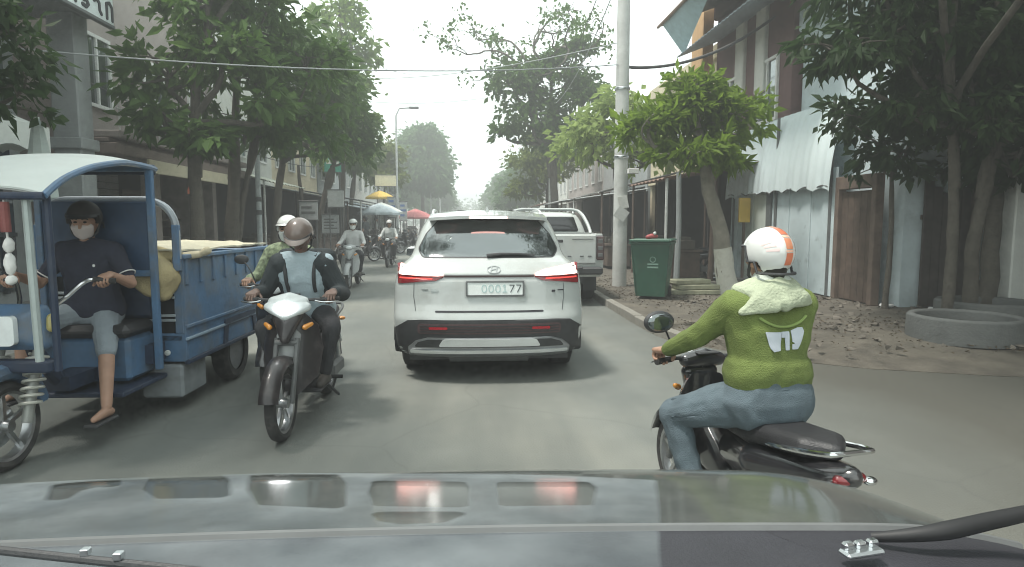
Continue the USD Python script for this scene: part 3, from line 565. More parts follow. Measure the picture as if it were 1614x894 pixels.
obj('neck_scarf', jitter(blob([[(S(-.05, -.02, .55), .06), (S(.05, -.02, .55), .06), (J['nk']+A3(0, 0, .07), .068)]], .016, 5), .006, 20), M('pale_scarf', (.48, .52, .46), .9), T, 70)
shirt_v = np.array(UsdGeom.Mesh(stage.GetPrimAtPath(str(T.GetPath())+'/shirt')).GetPointsAttr().Get()); bk = shirt_v[shirt_v[:, 1] < -.08]
def on_back(p, o):
    q = griddata(bk[:, [0, 2]], bk[:, 1], p, method='linear'); q = np.where(np.isnan(q), griddata(bk[:, [0, 2]], bk[:, 1], p, method='nearest'), q); return np.c_[p[:, 0], q-.006-o, p[:, 1]]
obj('collar_seam', tube([tuple(on_back(np.array([[x, S(0, 0, .385)[2]-.02+3.0*x*x]]), .0)[0]) for x in np.linspace(-.12, .12, 13)], .006, 6), M('green_knit_light', (.22, .30, .09), .9), T)
zc = float(S(0, 0, .295)[2]); pm = M('white_print', (.48, .52, .57), .8, var=.06)
for poly in ([(-.088, .040), (-.018, .036), (-.018, .012), (-.022, -.036), (-.052, -.040), (-.066, -.026)], [(-.016, .037), (.018, .038), (.018, -.036), (.002, -.036), (.0, .014), (-.016, .014)], [(.026, .040), (.058, .052), (.078, .052), (.086, .036), (.070, -.004), (.056, -.034), (.030, -.034), (.030, -.014), (.046, -.010), (.030, -.004)]):
    obj('back_print', skin(smoothpoly([(x*1.15, z*1.1+zc) for x, z in poly], .003), on_back, .003, .02), pm, T, 70)
obj('jeans_belt', tube([S(.135*math.cos(a), -.125*math.sin(a)-.005, .055) for a in np.linspace(0, PI, 14)], .014, 6), jeans, T)

# ---- oncoming pair beside the cargo trike
d_cloth = M('dark_jacket', (.026, .033, .036), .85, var=.25, bump=.3, bscale=60); pants_dk = M('dark_trousers', (.035, .036, .04), .85, var=.3, bump=.3, bscale=60)
shirt_blue = M('pale_blue_shirt', (.36, .44, .48), .85, var=.14, bump=.3, bscale=60)
CB = (-1.34, 5.34, 0)
scooter('oncoming dark scooter with a pale handlebar cowl, nearer the middle of the road', CB, PI-.03, M('plum_black_paint', (.018, .015, .016), .4, var=.25, coat=.3, dirt=((.10, .09, .085), 6, .52, .5)), screen=M('pale_nose', (.30, .31, .31), .4), cowl=M('pale_cowl', (.52, .56, .56), .4, var=.1, scale=8, coat=.5), mirrors=False, lamp=True)
T, J = person(CB, PI-.03, 'rider in a pale blue shirt and brown cap helmet, head bowed, oncoming', skin=M('skin_shadow_brown', (.15, .095, .075), .55), shirt=shirt_blue, sleeve=.62, trousers=pants_dk, shoes=M('dark_shoe'), lean=.44, head_pitch=-.65, knees_out=.6, bulk=1.08, **RID)
add_helmet(T, J, M('brown_helmet', (.14, .105, .09), .35, var=.15, coat=.6), peak=M('brown_peak', (.20, .17, .155), .4))
S = J['S']
for i, sg in enumerate((-1, 1)):
    sh, e, w = J['sh'][i], J['el'][i], J['wr'][i]
    obj('jacket_side', jitter(blob([[(sh, .085), (e, .066)], [(e, .066), (e+(w-e)*.72, .052)], [(sh+A3(-sg*.02, .02, 0), .08), (S(sg*.15, .02, .12), .06), (S(sg*.15, .03, .30), .075)]], .02, 6), .01, 8), d_cloth, T, 70)
obj('backpack', blob([[(S(-.17, -.18, .42), .07), (S(.19, -.18, .42), .07), (S(-.16, -.16, .10), .07), (S(.16, -.16, .10), .07)]], .03, 8), d_cloth, T, 70)
objs('backpack_strap', [tube(curve([S(x, -.10, .50), S(x, .02, .535), S(x*.9, .115, .42), S(x*.85, .125, .25)], 14), .016, 6) for x in (-.13, .13)], black_plastic, T)
CB2 = (-1.79, 6.5, 0)
scooter('oncoming black motorbike close beside the blue cargo bed', CB2, PI+.02, black_gloss, mirrors=True)
floral = M('green_floral_shirt', (.20, .24, .15), .85, var=.75, scale=28)
T, J = person(CB2, PI+.02, 'rider in a white cap helmet, face mask and leafy green shirt, oncoming', shirt=floral, trousers=pants_dk, shoes=M('dark_shoe'), lean=.20, **RID)
add_helmet(T, J, helmet_white, peak=helmet_white); add_mask(T, J, M('mask_white', (.70, .72, .70), .85))
# ---- riders further down the road
FB = (-2.86, 15.9, 0)
scooter('oncoming pale scooter ridden by the masked rider in white, mid street', FB, PI, M('pale_scooter', (.35, .37, .37), .4, coat=.5), screen=M('pale_nose'), mirrors=False)
T, J = person(FB, PI, 'rider in a white shirt, white helmet and face mask, oncoming in mid street', shirt=M('white_shirt', (.52, .53, .52), .85, var=.06), trousers=pants_dk, shoes=M('dark_shoe'), lean=.05, det=.03, knees_out=.5, **RID)
add_helmet(T, J, helmet_white, peak=M('grey_peak', (.3, .31, .3), .5)); add_mask(T, J, M('mask_white'))
FB2 = (-2.86, 23.0, 0)
scooter('far oncoming dark scooter with a grey-shirted rider before the parasols', FB2, PI, black_gloss, mirrors=False)
T, J = person(FB2, PI, 'far rider in a grey shirt and pale helmet before the parasols', shirt=M('grey_shirt', (.40, .42, .41), .85), trousers=pants_dk, shoes=M('dark_shoe'), lean=.05, det=.035, knees_out=.4, **RID)
add_helmet(T, J, M('grey_helmet', (.5, .5, .48), .3), peak=M('grey_peak'))

# ---------------------------------------------------------------- ground, road, pavements
def plate(poly, z0, z1): m = prism(poly, z1-z0); m.apply_translation([0, 0, z0]); return m
def struct(name, mesh, mat, smooth=False, parent=None): return obj(name, mesh, mat, parent, smooth, kind='structure')
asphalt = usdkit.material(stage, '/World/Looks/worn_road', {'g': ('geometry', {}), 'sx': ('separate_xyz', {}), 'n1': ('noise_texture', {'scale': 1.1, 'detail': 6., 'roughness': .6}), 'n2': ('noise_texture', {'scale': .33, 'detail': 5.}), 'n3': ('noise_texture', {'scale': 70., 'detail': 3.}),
    'mp': ('mapping', {'scale': (1., .12, 1.)}), 'n4': ('noise_texture', {'scale': 1.6, 'detail': 4.}),
    'r1': ('rgb_ramp', {'ramp': [(.3, (.128, .138, .128)), (.7, (.185, .195, .178))]}), 'r2': ('rgb_ramp', {'ramp': [(.42, (0, 0, 0)), (.68, (.5, .5, .5))]}), 'dust': ('mix', {'color2': (.27, .26, .215)}),
    'r4': ('rgb_ramp', {'ramp': [(.40, (0, 0, 0)), (.60, (.5, .5, .5))]}), 'trk': ('mix', {'color2': (.105, .115, .108)}),
    'wob': ('math', {'math_type': 'multiply_add', 'value2': 3.2}), 'mr': ('map_range', {'from_min': 3.0, 'from_max': 5.2, 'to_min': 0., 'to_max': .92, 'clamp': True}), 'soil_or_shade': ('mix', {'color2': (.070, .068, .056)}),  # this mix paints shade into the road colour, deepening to the right
    'nv': ('noise_texture', {'scale': .8, 'detail': 4.}), 'wv': ('mix', {'mix_type': 'add', 'fac': .55}), 'vo': ('voronoi_texture', {'feature': 'distance_to_edge', 'scale': .42}), 'cr': ('map_range', {'from_min': .0, 'from_max': .007, 'to_min': .18, 'to_max': 0., 'clamp': True}), 'ck': ('mix', {'color2': (.055, .056, .052)}), 'n5': ('noise_texture', {'scale': 260., 'detail': 2.}), 'r5': ('rgb_ramp', {'ramp': [(.35, (.78, .78, .78)), (.65, (1.18, 1.18, 1.18))]}), 'gr': ('mix', {'mix_type': 'multiply', 'fac': 1.}), 'b': ('bump', {'strength': .35, 'distance': .01}), 'p': ('principled_bsdf', {'roughness': .72, 'specular_ior_level': .35})},
    [('g.position', 'n1.vector'), ('g.position', 'n2.vector'), ('g.position', 'n3.vector'), ('g.position', 'mp.vector'), ('mp.vector', 'n4.vector'), ('n1.fac', 'r1.fac'), ('n2.fac', 'r2.fac'), ('n4.fac', 'r4.fac'), ('r1.color', 'dust.color1'), ('r2.color', 'dust.fac'),
     ('dust.color', 'trk.color1'), ('r4.color', 'trk.fac'), ('g.position', 'sx.vector'), ('n2.fac', 'wob.value1'), ('sx.x', 'wob.value3'), ('wob.value', 'mr.value'), ('mr.result', 'soil_or_shade.fac'), ('trk.color', 'soil_or_shade.color1'), ('g.position', 'nv.vector'), ('g.position', 'wv.color1'), ('nv.color', 'wv.color2'), ('wv.color', 'vo.vector'), ('vo.distance', 'cr.value'), ('cr.result', 'ck.fac'), ('soil_or_shade.color', 'ck.color1'), ('g.position', 'n5.vector'), ('n5.fac', 'r5.fac'), ('ck.color', 'gr.color1'), ('r5.color', 'gr.color2'), ('gr.color', 'p.base_color'), ('n3.fac', 'b.height'), ('b.normal', 'p.normal')], surface='p.BSDF')
dirtm = M('dirt_pavement', (.088, .078, .062), .95, var=.4, scale=3, bump=.9, bscale=25, dirt=((.17, .15, .115), .6, .52, .6), space='world')
concrete = M('pavement_concrete', (.27, .265, .25), .9, var=.18, scale=3, bump=.3, bscale=50, dirt=((.12, .11, .10), 1.2, .52, .6), space='world')
kerbm = M('kerb_concrete', (.20, .19, .165), .85, var=.18, scale=6, bump=.3, bscale=60, dirt=((.12, .11, .09), 3, .5, .6), space='world')
struct('ground', plate(sbox(-320, -60, 320, 620), -.25, -.05), M('bare_ground', (.22, .19, .15), .95, var=.25, scale=.3, space='world'))
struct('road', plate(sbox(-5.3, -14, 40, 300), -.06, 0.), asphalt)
RK = [(2.65, 300), (2.65, 9.4), (2.72, 8.6), (2.95, 7.8), (3.5, 7.0), (4.3, 6.45), (5.4, 6.05), (7, 5.75), (10, 5.5), (24, 5.2)]
pr = struct('right_pavement', plate(Polygon([(2.65, 300), (2.65, 9.0), (24, 9.0), (24, 300)]), -.02, .12), dirtm)
BEND = LineString(RK[1:]); fore = Polygon(RK[1:]+[(24, 9.0), (2.65, 9.0)])
def ramp(p, o):
    d = shapely.distance(BEND, shapely.points(p)); t = np.clip(d/np.where(p[:, 0] < 3.2, .05, 1.6), 0, 1); return np.c_[p, .006+.114*t*t*(3-2*t)+o]
struct('dirt_forecourt', skin(Polygon(RK[2:]+[(24, 8.998), (2.65, 8.998)]), ramp, .05, .22), dirtm, 60)
pl_ = struct('left_pavement', plate(sbox(-24, -14, -5.0, 300), -.02, .12), concrete)
rng = random.Random(7)
def kerb(pts, parent, side, step=.95, ymax=60):
    ls = LineString(pts); s = 0; n = 0; var = [kerbm, M('kerb_pale', (.27, .26, .23), .85, var=.2, scale=6, dirt=((.12, .11, .09), 3, .5, .6), space='world')]
    while s+step < ls.length and n < 120:
        a, b = ls.interpolate(s+.012), ls.interpolate(s+step-.012); s += step
        if min(a.y, b.y) > ymax: continue
        d = A3(b.x-a.x, b.y-a.y, 0); L_ = np.linalg.norm(d); m = bx(0, L_, -.07, .07, -.05, .135+rng.uniform(-.008, .008), .012)
        obj('kerb_stone', move(m, (a.x, a.y, 0), rz=math.atan2(d[1], d[0])), var[rng.random() < .25], parent, False); n += 1
kerb([(2.62, 60), (2.62, 8.9), (2.72, 8.1), (2.85, 7.5)], pr, 1); kerb([(-4.97, 3), (-4.97, 55)], pl_, -1)
# dry leaves and rubbish
def leaves_flat(n, x0, x1, y0, y1, z, seed, size=.06, fil=None):
    r = np.random.default_rng(seed); c = np.c_[r.uniform(x0, x1, n), r.uniform(y0, y1, n), np.full(n, z)]
    if fil: c = c[fil(c)]
    n = len(c); a = r.uniform(0, 2*PI, n); l = size*r.uniform(.5, 1.3, n); u = np.c_[np.cos(a), np.sin(a), r.uniform(-.25, .35, n)]*l[:, None]; w = np.c_[-np.sin(a), np.cos(a), r.uniform(-.3, .3, n)]*(l*.4)[:, None]
    V = np.stack([c-u, c+w+A3(0, 0, .012), c+u, c-w+A3(0, 0, .012)], 1).reshape(-1, 3); i = np.arange(n)*4
    return trimesh.Trimesh(V, np.vstack([np.c_[i, i+1, i+2], np.c_[i, i+2, i+3]]), process=False)
obj('leaf_litter', leaves_flat(6500, 2.8, 9.5, 6.6, 17, .130, 3, .026, lambda c: (c[:, 1] > 6.6+.5*(c[:, 0] < 4.2)) & (np.random.default_rng(2).random(len(c)) < np.clip(meshkit.fbm(c*.8, 3)*2.2-.5, 0, 1))), M('dry_leaves', (.17, .125, .075), .9, var=.3, island=.55), smooth=False,
    label='brown dry leaf litter scattered over the dirt pavement', cat='leaf litter', kind='stuff')
obj('rubble', trimesh.util.concatenate([move(trimesh.convex.convex_hull(np.random.default_rng(i).normal(size=(9, 3))*[.034, .034, .018]), (rng.uniform(3.6, 9), rng.uniform(6.8, 12), .135)) for i in range(170)]), M('rubble_mix', (.26, .23, .19), .95, island=.5), smooth=False, label='small stones and rubble strewn on the dirt pavement', cat='rubble', kind='stuff')
paper = M('white_litter', (.68, .68, .66), .7, var=.08)
for i, (x, y, w, d_, txt) in enumerate([(7.15, 10.3, .30, .22, 'white bag of rubbish by the dark door'), (6.55, 8.6, .22, .10, 'flattened white scrap in the dirt behind the green rider'), (7.9, 10.6, .25, .14, 'upright white carton right of the dark door'), (7.6, 9.9, .2, .12, 'white plastic box lying in front of the dark door'), (6.1, 7.9, .16, .08, 'small white scrap nearest the kerb bend'), (6.9, 9.2, .14, .07, 'small pale wrapper on the dirt between rubble')]):
    t = thing('litter', txt, 'litter', (x, y, .12), i*1.1); obj('wrapper', jitter(move(blob([[((0, 0, .02), .02), ((w*.7, .02, .03), .04), ((w*.4, d_*.8, .03), .025)]], .03, 3), (-w/2, 0, 0)), .02, 9, i), paper, t)

# ---------------------------------------------------------------- foreground car: bonnet, cowl, wipers
XC, HW = -.33, 1.30
def BZ(x, y):
    q = (x-XC)/HW; z = 1.122-.035*q*q-.9*np.maximum(0, np.abs(q)-.74)**2
    return z-.20*np.maximum(0, y-.92)-.55*np.maximum(0, y-1.28)**2-6*np.maximum(0, y-1.5)**2
OC = thing('foreground_car', 'dark grey car whose bonnet fills the bottom of the view', 'car', (0, 0, 0))
onb = lambda off: (lambda p, o: np.c_[p[:, 0], p[:, 1], BZ(p[:, 0], p[:, 1])+off+o])
bonnet_paint = M('bonnet_grey', (.066, .072, .069), .10, .0, .04, 3, coat=0., spec=.22, dirt=((.17, .17, .16), 2.2, .5, .35))
outer = Polygon([(-1.55, .90), (-1.2, .905), (.1, .905), (.62, .90), (.88, .88), (.90, 1.3), (.82, 1.55), (.55, 1.70), (-1.2, 1.70), (-1.5, 1.55)])
obj('bonnet', skin(smoothpoly(outer.exterior.coords, .03), onb(0.), .02, .05), bonnet_paint, OC, 60)
obj('wing', [skin(sbox(.86, .30, 1.02, 1.45).buffer(.03), lambda p, o: np.c_[p[:, 0], p[:, 1], BZ(p[:, 0], p[:, 1])*.0+1.035-.9*np.maximum(0, p[:, 0]-.84)-.12*np.maximum(0, p[:, 1]-.9)+o-.02], .02, .05)], bonnet_paint, OC)
obj('front_bumper', [bx(-1.5, .86, 1.25, 1.62, .35, .72, .06), bx(-1.48, .84, 1.3, 1.6, .6, .88, .05)], bonnet_paint, OC)
cowl = skin(rrect(-1.5, .40, .9, .893, .02), lambda p, o: np.c_[p[:, 0], p[:, 1], BZ(p[:, 0], np.full(len(p), .9))+.006+.05*np.clip(.85-p[:, 1], 0, .3)+o], .02, .05)
obj('cowl', cowl, M('cowl_plastic', (.032, .032, .038), .5, spec=.3, var=.15, scale=6, bump=.1, bscale=200), OC, 60)
obj('cowl_seal', tube([(x, .899, float(BZ(x, .9))+.006) for x in np.linspace(-1.5, .86, 40)], .008, 6), M('pale_seal', (.12, .125, .125), .5), OC)
w1 = obj('wiper_arm', tube(curve([(-1.0, .92, 1.135), (-.60, .80, 1.172), (-.31, .735, 1.168), (-.05, .68, 1.16)], 24), .0055, 8), black_plastic, OC)
for p in ((-.47, .772, 1.178), (-.425, .760, 1.178)): obj('wiper_clip', move(bx(-.005, .005, -.005, .005, -.003, .006, .001), p), steel, w1)
obj('wiper_arm', tube(curve([(.58, .845, 1.124), (.66, .82, 1.142), (.76, .835, 1.150), (.97, .89, 1.156)], 30), np.interp(np.linspace(0, 1, 30), [0, .25, .5, 1], [.007, .013, .012, .008]), 14), M('wiper_black', (.012, .012, .013), .6), OC)
wn = obj('washer_nozzle', move(bx(-.030, .030, -.010, .012, 0, .008, .003), (.528, .787, 1.131), rz=.18), steel, OC)
for k_, (x, y) in enumerate(((-.018, .004), (.0, .006), (.020, .010))): obj('nozzle_tip', move(bx(-.008, .008, -.006, .006, .006, .017, .003), (.528+x, .787+y, 1.131), rz=.2), chrome, wn)
reflection_m = usdkit.material(stage, '/World/Looks/pale_reflection', {'tc': ('texture_coordinate', {}), 'nz': ('noise_texture', {'scale': 7., 'detail': 5.}), 'rp': ('rgb_ramp', {'ramp': [(.35, (.13, .15, .16)), (.68, (.21, .235, .245))]}),
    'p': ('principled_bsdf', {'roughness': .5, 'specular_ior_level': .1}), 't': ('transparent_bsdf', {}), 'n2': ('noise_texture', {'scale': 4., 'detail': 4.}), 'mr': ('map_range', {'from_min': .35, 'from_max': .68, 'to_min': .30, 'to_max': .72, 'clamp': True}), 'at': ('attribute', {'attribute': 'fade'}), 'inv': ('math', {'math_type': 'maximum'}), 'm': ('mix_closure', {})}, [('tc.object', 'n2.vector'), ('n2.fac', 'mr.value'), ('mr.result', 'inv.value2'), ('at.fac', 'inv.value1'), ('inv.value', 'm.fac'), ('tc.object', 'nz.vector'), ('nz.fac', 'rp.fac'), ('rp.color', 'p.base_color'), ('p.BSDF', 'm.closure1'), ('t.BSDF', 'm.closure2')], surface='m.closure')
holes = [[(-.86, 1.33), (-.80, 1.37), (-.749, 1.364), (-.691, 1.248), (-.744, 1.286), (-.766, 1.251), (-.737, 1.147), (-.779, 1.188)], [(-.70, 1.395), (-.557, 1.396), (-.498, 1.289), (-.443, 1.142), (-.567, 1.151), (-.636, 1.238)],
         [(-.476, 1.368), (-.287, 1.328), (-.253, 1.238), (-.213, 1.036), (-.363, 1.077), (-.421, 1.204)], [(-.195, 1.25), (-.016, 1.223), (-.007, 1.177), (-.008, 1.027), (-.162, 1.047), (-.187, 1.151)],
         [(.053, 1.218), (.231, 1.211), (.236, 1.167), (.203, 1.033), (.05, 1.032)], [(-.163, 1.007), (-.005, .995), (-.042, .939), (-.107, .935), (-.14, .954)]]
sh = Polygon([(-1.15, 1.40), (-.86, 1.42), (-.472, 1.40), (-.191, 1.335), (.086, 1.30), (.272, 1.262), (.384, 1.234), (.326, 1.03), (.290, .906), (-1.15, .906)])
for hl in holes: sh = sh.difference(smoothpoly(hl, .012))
def soft_reflection(name, poly, fn):
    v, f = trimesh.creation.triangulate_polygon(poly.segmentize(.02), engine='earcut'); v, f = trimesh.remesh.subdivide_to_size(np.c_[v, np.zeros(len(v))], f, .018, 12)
    p = obj(name, trimesh.Trimesh(fn(v[:, :2], 0.), f, process=False), reflection_m, TS, True); d = shapely.distance(poly.boundary, shapely.points(v[:, :2]))
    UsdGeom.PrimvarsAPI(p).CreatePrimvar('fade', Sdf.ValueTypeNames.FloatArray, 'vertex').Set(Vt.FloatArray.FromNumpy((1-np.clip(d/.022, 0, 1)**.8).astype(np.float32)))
TS = thing('painted_reflection', 'painted windscreen reflection of the pale dashboard, a translucent layer with openings over the dark bonnet', 'sheet')  # added translucent layer stands in for the dashboard reflected in the windscreen
soft_reflection('upper_reflection', sh, onb(.005))
soft_reflection('lower_reflection', Polygon([(-1.15, .886), (.282, .886), (.262, .82), (.238, .73), (-.5, .73), (-1.15, .73)]), lambda p, o: np.c_[p[:, 0], p[:, 1], BZ(p[:, 0], np.full(len(p), .9))+.0105+.05*np.clip(.85-p[:, 1], 0, .3)+o])

# ---------------------------------------------------------------- blue cargo trike and its driver
blue = M('trike_blue', (.062, .135, .24), .5, var=.22, scale=4, coat=.15, dirt=((.12, .125, .125), 3.0, .46, .7), bump=.2, bscale=12)
dk_blue = M('trike_dark_blue', (.012, .024, .052), .55, var=.2, scale=5, dirt=((.06, .06, .065), 4, .5, .4))
canopy_w = M('canopy_white', (.50, .54, .52), .5, var=.06, dirt=((.42, .43, .40), 2, .5, .4)); liner = M('canopy_liner', (.30, .31, .30), .7, var=.1)
TL, TR_ = (-2.93, 5.18, 0), PI-.035
T = thing('cargo_trike', 'blue three-wheeled cargo motorbike with a white curved canopy, oncoming on the left', 'cargo trike', TL, TR_)
X0, X1, Y0, Y1 = -.56, .56, -2.35, -.20
obj('bed_floor', [bx(X0+.02, X1-.02, Y0, Y1, .60, .64), bx(-.40, -.32, Y0, Y1+.2, .45, .60), bx(.32, .40, Y0, Y1+.2, .45, .60)], dk_blue, T)
for sx in (X0, X1):
    s_ = 1 if sx > 0 else -1; w = obj('side_panel', bx(sx-.015, sx+.015, Y0, Y1, .42, 1.30, .006), blue, T)
    for i in range(9): y = Y0+.05+i*(Y1-Y0-.1)/8; obj('panel_rib', bx(sx+s_*.012-.018, sx+s_*.012+.018, y-.022, y+.022, 1.06, 1.285, .006), blue, w, False)
    obj('panel_rail', bx(sx+s_*.02-.02, sx+s_*.02+.02, Y0-.01, Y1+.01, 1.275, 1.315, .008), blue, w); obj('panel_rail', bx(sx+s_*.018-.012, sx+s_*.018+.012, Y0, Y1, .70, .73, .005), blue, w)
    obj('panel_rail', bx(sx+s_*.018-.012, sx+s_*.018+.012, Y0, Y1, .60, .625, .005), M('worn_edge', (.24, .32, .40), .5), w); obj('lower_rail', bx(sx+s_*.012-.02, sx+s_*.012+.02, Y0, Y1, .40, .44, .006), dk_blue, w)
    obj('fender', skin(smoothpoly([(-1.75, .42), (-1.70, .66), (-.95, .66), (-.90, .42), (-.98, .42), (-1.02, .60), (-1.63, .60), (-1.67, .42)], .01), lambda p, o: np.c_[np.full(len(p), sx+s_*.03+s_*o), p[:, 0], p[:, 1]], .05), dk_blue, w)
obj('tail_gate', bx(X0, X1, Y0-.03, Y0, .46, 1.28, .008), blue, T)
fp = obj('front_panel', [bx(X0, X1, Y1-.03, Y1, .42, .66, .008), bx(X0, -.16, Y1-.03, Y1, .66, 1.28, .008), bx(.16, X1, Y1-.03, Y1, .66, 1.28, .008)][:1]+[bx(X0, X0+.07, Y1-.03, Y1+.004, .66, 1.3, .006), bx(X1-.07, X1, Y1-.03, Y1+.004, .66, 1.3, .006)], blue, T)
obj('panel_bulkhead', bx(X0+.02, X1-.02, Y1-.10, Y1-.06, .62, 1.2), M('dark_void', (.02, .022, .025), .9), T)
for z in (.76, .80, .95, .99, 1.20): obj('front_slat', bx(X0+.06, X1-.06, Y1-.012, Y1+.012, z, z+.022, .004), M('pale_slat', (.36, .40, .42), .4, .4), fp, False)
obj('reflector', lathe([(.001, .02), (.022, .015), (.024, 0)], 12).apply_transform(trimesh.transformations.rotation_matrix(-PI/2, [1, 0, 0])).apply_translation((-.42, Y1+.004, .50)), plate_white, fp)
obj('tool_box', bx(X0+.02, -.20, -.62, -.18, .12, .40, .02), M('trike_grey_box', (.20, .22, .23), .6, var=.2, dirt=((.1, .1, .1), 4, .5, .6)), T); obj('battery_box', bx(.15, X1-.05, -.6, -.22, .16, .40, .02), dk_blue, T)
obj('cage_hoop', tube(curve([(-.55, Y1+.02, 1.28), (-.545, Y1+.02, 1.55), (-.47, Y1+.02, 1.70), (-.30, Y1+.02, 1.76), (.30, Y1+.02, 1.76), (.47, Y1+.02, 1.70), (.545, Y1+.02, 1.55), (.55, Y1+.02, 1.28)], 40), .028, 10), M('hoop_grey', (.34, .37, .40), .4, .3), T)
for x in (-.545, .545): obj('cage_post', bx(x-.028, x+.028, Y1+.0, Y1+.05, 1.18, 1.56, .008), blue, T)
# cab
obj('chassis', [bx(-.10, .10, -2.2, .55, .38, .48), tube([(0, .5, .44), (0, .72, .70), (0, .78, .92)], .05, 8)], dk_blue, T)
obj('cab_floor', bx(-.42, .42, -.18, .45, .30, .34, .01), dk_blue, T)
obj('seat_base', bx(-.34, .34, -.16, .22, .36, .70, .03), blue, T); obj('seat', bx(-.36, .36, -.16, .26, .70, .80, .04), seat_vinyl, T); obj('seat_back', bx(-.36, .36, -.19, -.12, .80, 1.15, .03), dk_blue, T)
obj('rear_cab_frame', [bx(x-.025, x+.025, -.06, -.01, .40, 2.02, .006) for x in (-.43, .43)]+[bx(-.43, .43, -.055, -.015, z, z+.05, .006) for z in (1.15, 1.97)], blue, T)
obj('cab_guard_panel', [bx(-.41, .41, -.05, -.02, 1.19, 1.74, .01)], M('guard_navy', (.018, .045, .095), .55, var=.2, dirt=((.07, .075, .08), 4, .5, .4)), T)
objs('front_post', [tube([(x, 1.14, 1.74), (x, 1.13, 1.2), (x, 1.12, .72)], r_, 8) for x, r_ in ((-.31, .024), (.41, .024))], M('post_pale', (.38, .43, .42), .45, .2), T)
obj('corner_post', tube([(-.425, 1.13, 1.74), (-.425, 1.125, 1.2), (-.42, 1.12, .66)], .022, 8), dk_blue, T)
ch = obj('hanging_charm', cyl((-.20, 1.17, 1.74), (-.20, 1.15, 1.25), .006, 6), paper, T)
obj('charm_tube', cyl((-.20, 1.17, 1.70), (-.20, 1.165, 1.52), .028, 10), M('charm_red', (.20, .06, .055), .6), ch); objs('charm_tassel', [jitter(ball((-.20, 1.155, z), 1, 2, (.03, .03, q)), .01, 30) for z, q in ((1.44, .05), (1.33, .07), (1.23, .03))], paper, ch)
# canopy: curved roof, rounded drop to the front, side skirt
prof = curve([(-.10, 2.06), (.25, 2.075), (.60, 2.03), (.95, 1.93), (1.18, 1.80)], 20)
V = []
for y, z in prof:
    for x in np.linspace(-.45, .45, 15): V.append((x, y, z-.05*(abs(x)/.45)**3))
def grid(V, nu, nv, th=0):
    V = np.array(V); n = len(V); f = [[i*nv+j, i*nv+j+1, (i+1)*nv+j+1] for i in range(nu-1) for j in range(nv-1)]+[[i*nv+j, (i+1)*nv+j+1, (i+1)*nv+j] for i in range(nu-1) for j in range(nv-1)]
    if not th: return trimesh.Trimesh(V, f, process=False)
    f = np.array(f); e = np.vstack([f[:, [0, 1]], f[:, [1, 2]], f[:, [2, 0]]]); es = np.sort(e, 1); _, inv, c = np.unique(es, axis=0, return_inverse=True, return_counts=True); b = e[c[inv.ravel()] == 1]
    return trimesh.Trimesh(np.vstack([V, V-A3(0, 0, th)]), np.vstack([f, f[:, ::-1]+n, np.c_[b[:, 1], b[:, 0], b[:, 0]+n], np.c_[b[:, 1], b[:, 0]+n, b[:, 1]+n]]), process=False)
obj('canopy_roof', grid(V, 20, 15, .012), canopy_w, T, 40)
obj('canopy_liner', grid(np.array(V)-A3(0, 0, .016), 20, 15, .006), liner, T, 40)
for x in (-.445, .445): obj('canopy_edge', tube([(x, y, z-.065) for y, z in prof], .022, 8), blue, T)
obj('canopy_front_rail', [cyl((-.45, 1.18, 1.735), (.45, 1.18, 1.735), .024, 10)], dk_blue, T)
obj('canopy_rear_rail', bx(-.45, .45, -.11, -.07, 1.95, 2.03, .01), dk_blue, T)
# front end
obj('fork', [cyl((x, 1.02, .30), (x*.95, .80, .92), .032, 12) for x in (-.13, .13)], M('fork_pale', (.30, .31, .29), .5, .3), T)
for x in (-.13, .13):
    c0, c1 = A3(x, .985, .40), A3(x*.96, .87, .72); sp = [c0+(c1-c0)*t+.058*(math.cos(t*14*PI)*A3(1, 0, 0)+math.sin(t*14*PI)*A3(0, .94, .33)) for t in np.linspace(0, 1, 110)]
    obj('fork_spring', tube(sp, .010, 6), M('spring_pale', (.50, .50, .45), .4, .3), T)
t = wheel2(T, 1.04, .285, .11); obj('front_fender', tube([(0, 1.04+.34*math.cos(a), .285+.34*math.sin(a)) for a in np.linspace(.1, 2.9, 16)], [.055]*16, 8), blue, T)
obj('handlebar', tube(curve([(-.40, .46, 1.16), (-.28, .50, 1.175), (-.15, .62, 1.05), (-.07, .74, .95), (.07, .74, .95), (.15, .62, 1.05), (.28, .50, 1.175), (.40, .46, 1.16)], 40), .015, 8), chrome, T)
for sx in (-1, 1): obj('grip', cyl((sx*.28, .50, 1.175), (sx*.41, .455, 1.158), .021, 10), rubber, T)
hb = obj('headlamp_box', blob([[((-.19, .90, .80), .05), ((.19, .90, .80), .05), ((-.17, .88, 1.0), .05), ((.17, .88, 1.0), .05), ((0, .98, .88), .06)]], .03, 6), blue, T, 60)
obj('headlight', skin(rrect(-.10, .80, .10, .99, .03), lambda p, o: np.c_[p[:, 0], 1.045-.9*p[:, 0]**2+o, p[:, 1]], .04), M('lamp_lens'), hb)
for sx in (-1, 1): obj('indicator', blob([[((sx*.25, .90, .90), .035), ((sx*.25, .90, .96), .03)]], .015, 3), M('trike_amber', (.42, .36, .12), .3, coat=.6), hb)
obj('front_tray', bx(-.30, .30, .92, 1.02, .62, .70, .015), dk_blue, T)
obj('mirror', [tube([(.28, .50, 1.18), (.40, .60, 1.36)], .007, 6), ball((.41, .61, 1.40), 1, 2, (.05, .018, .06))], black_plastic, T)
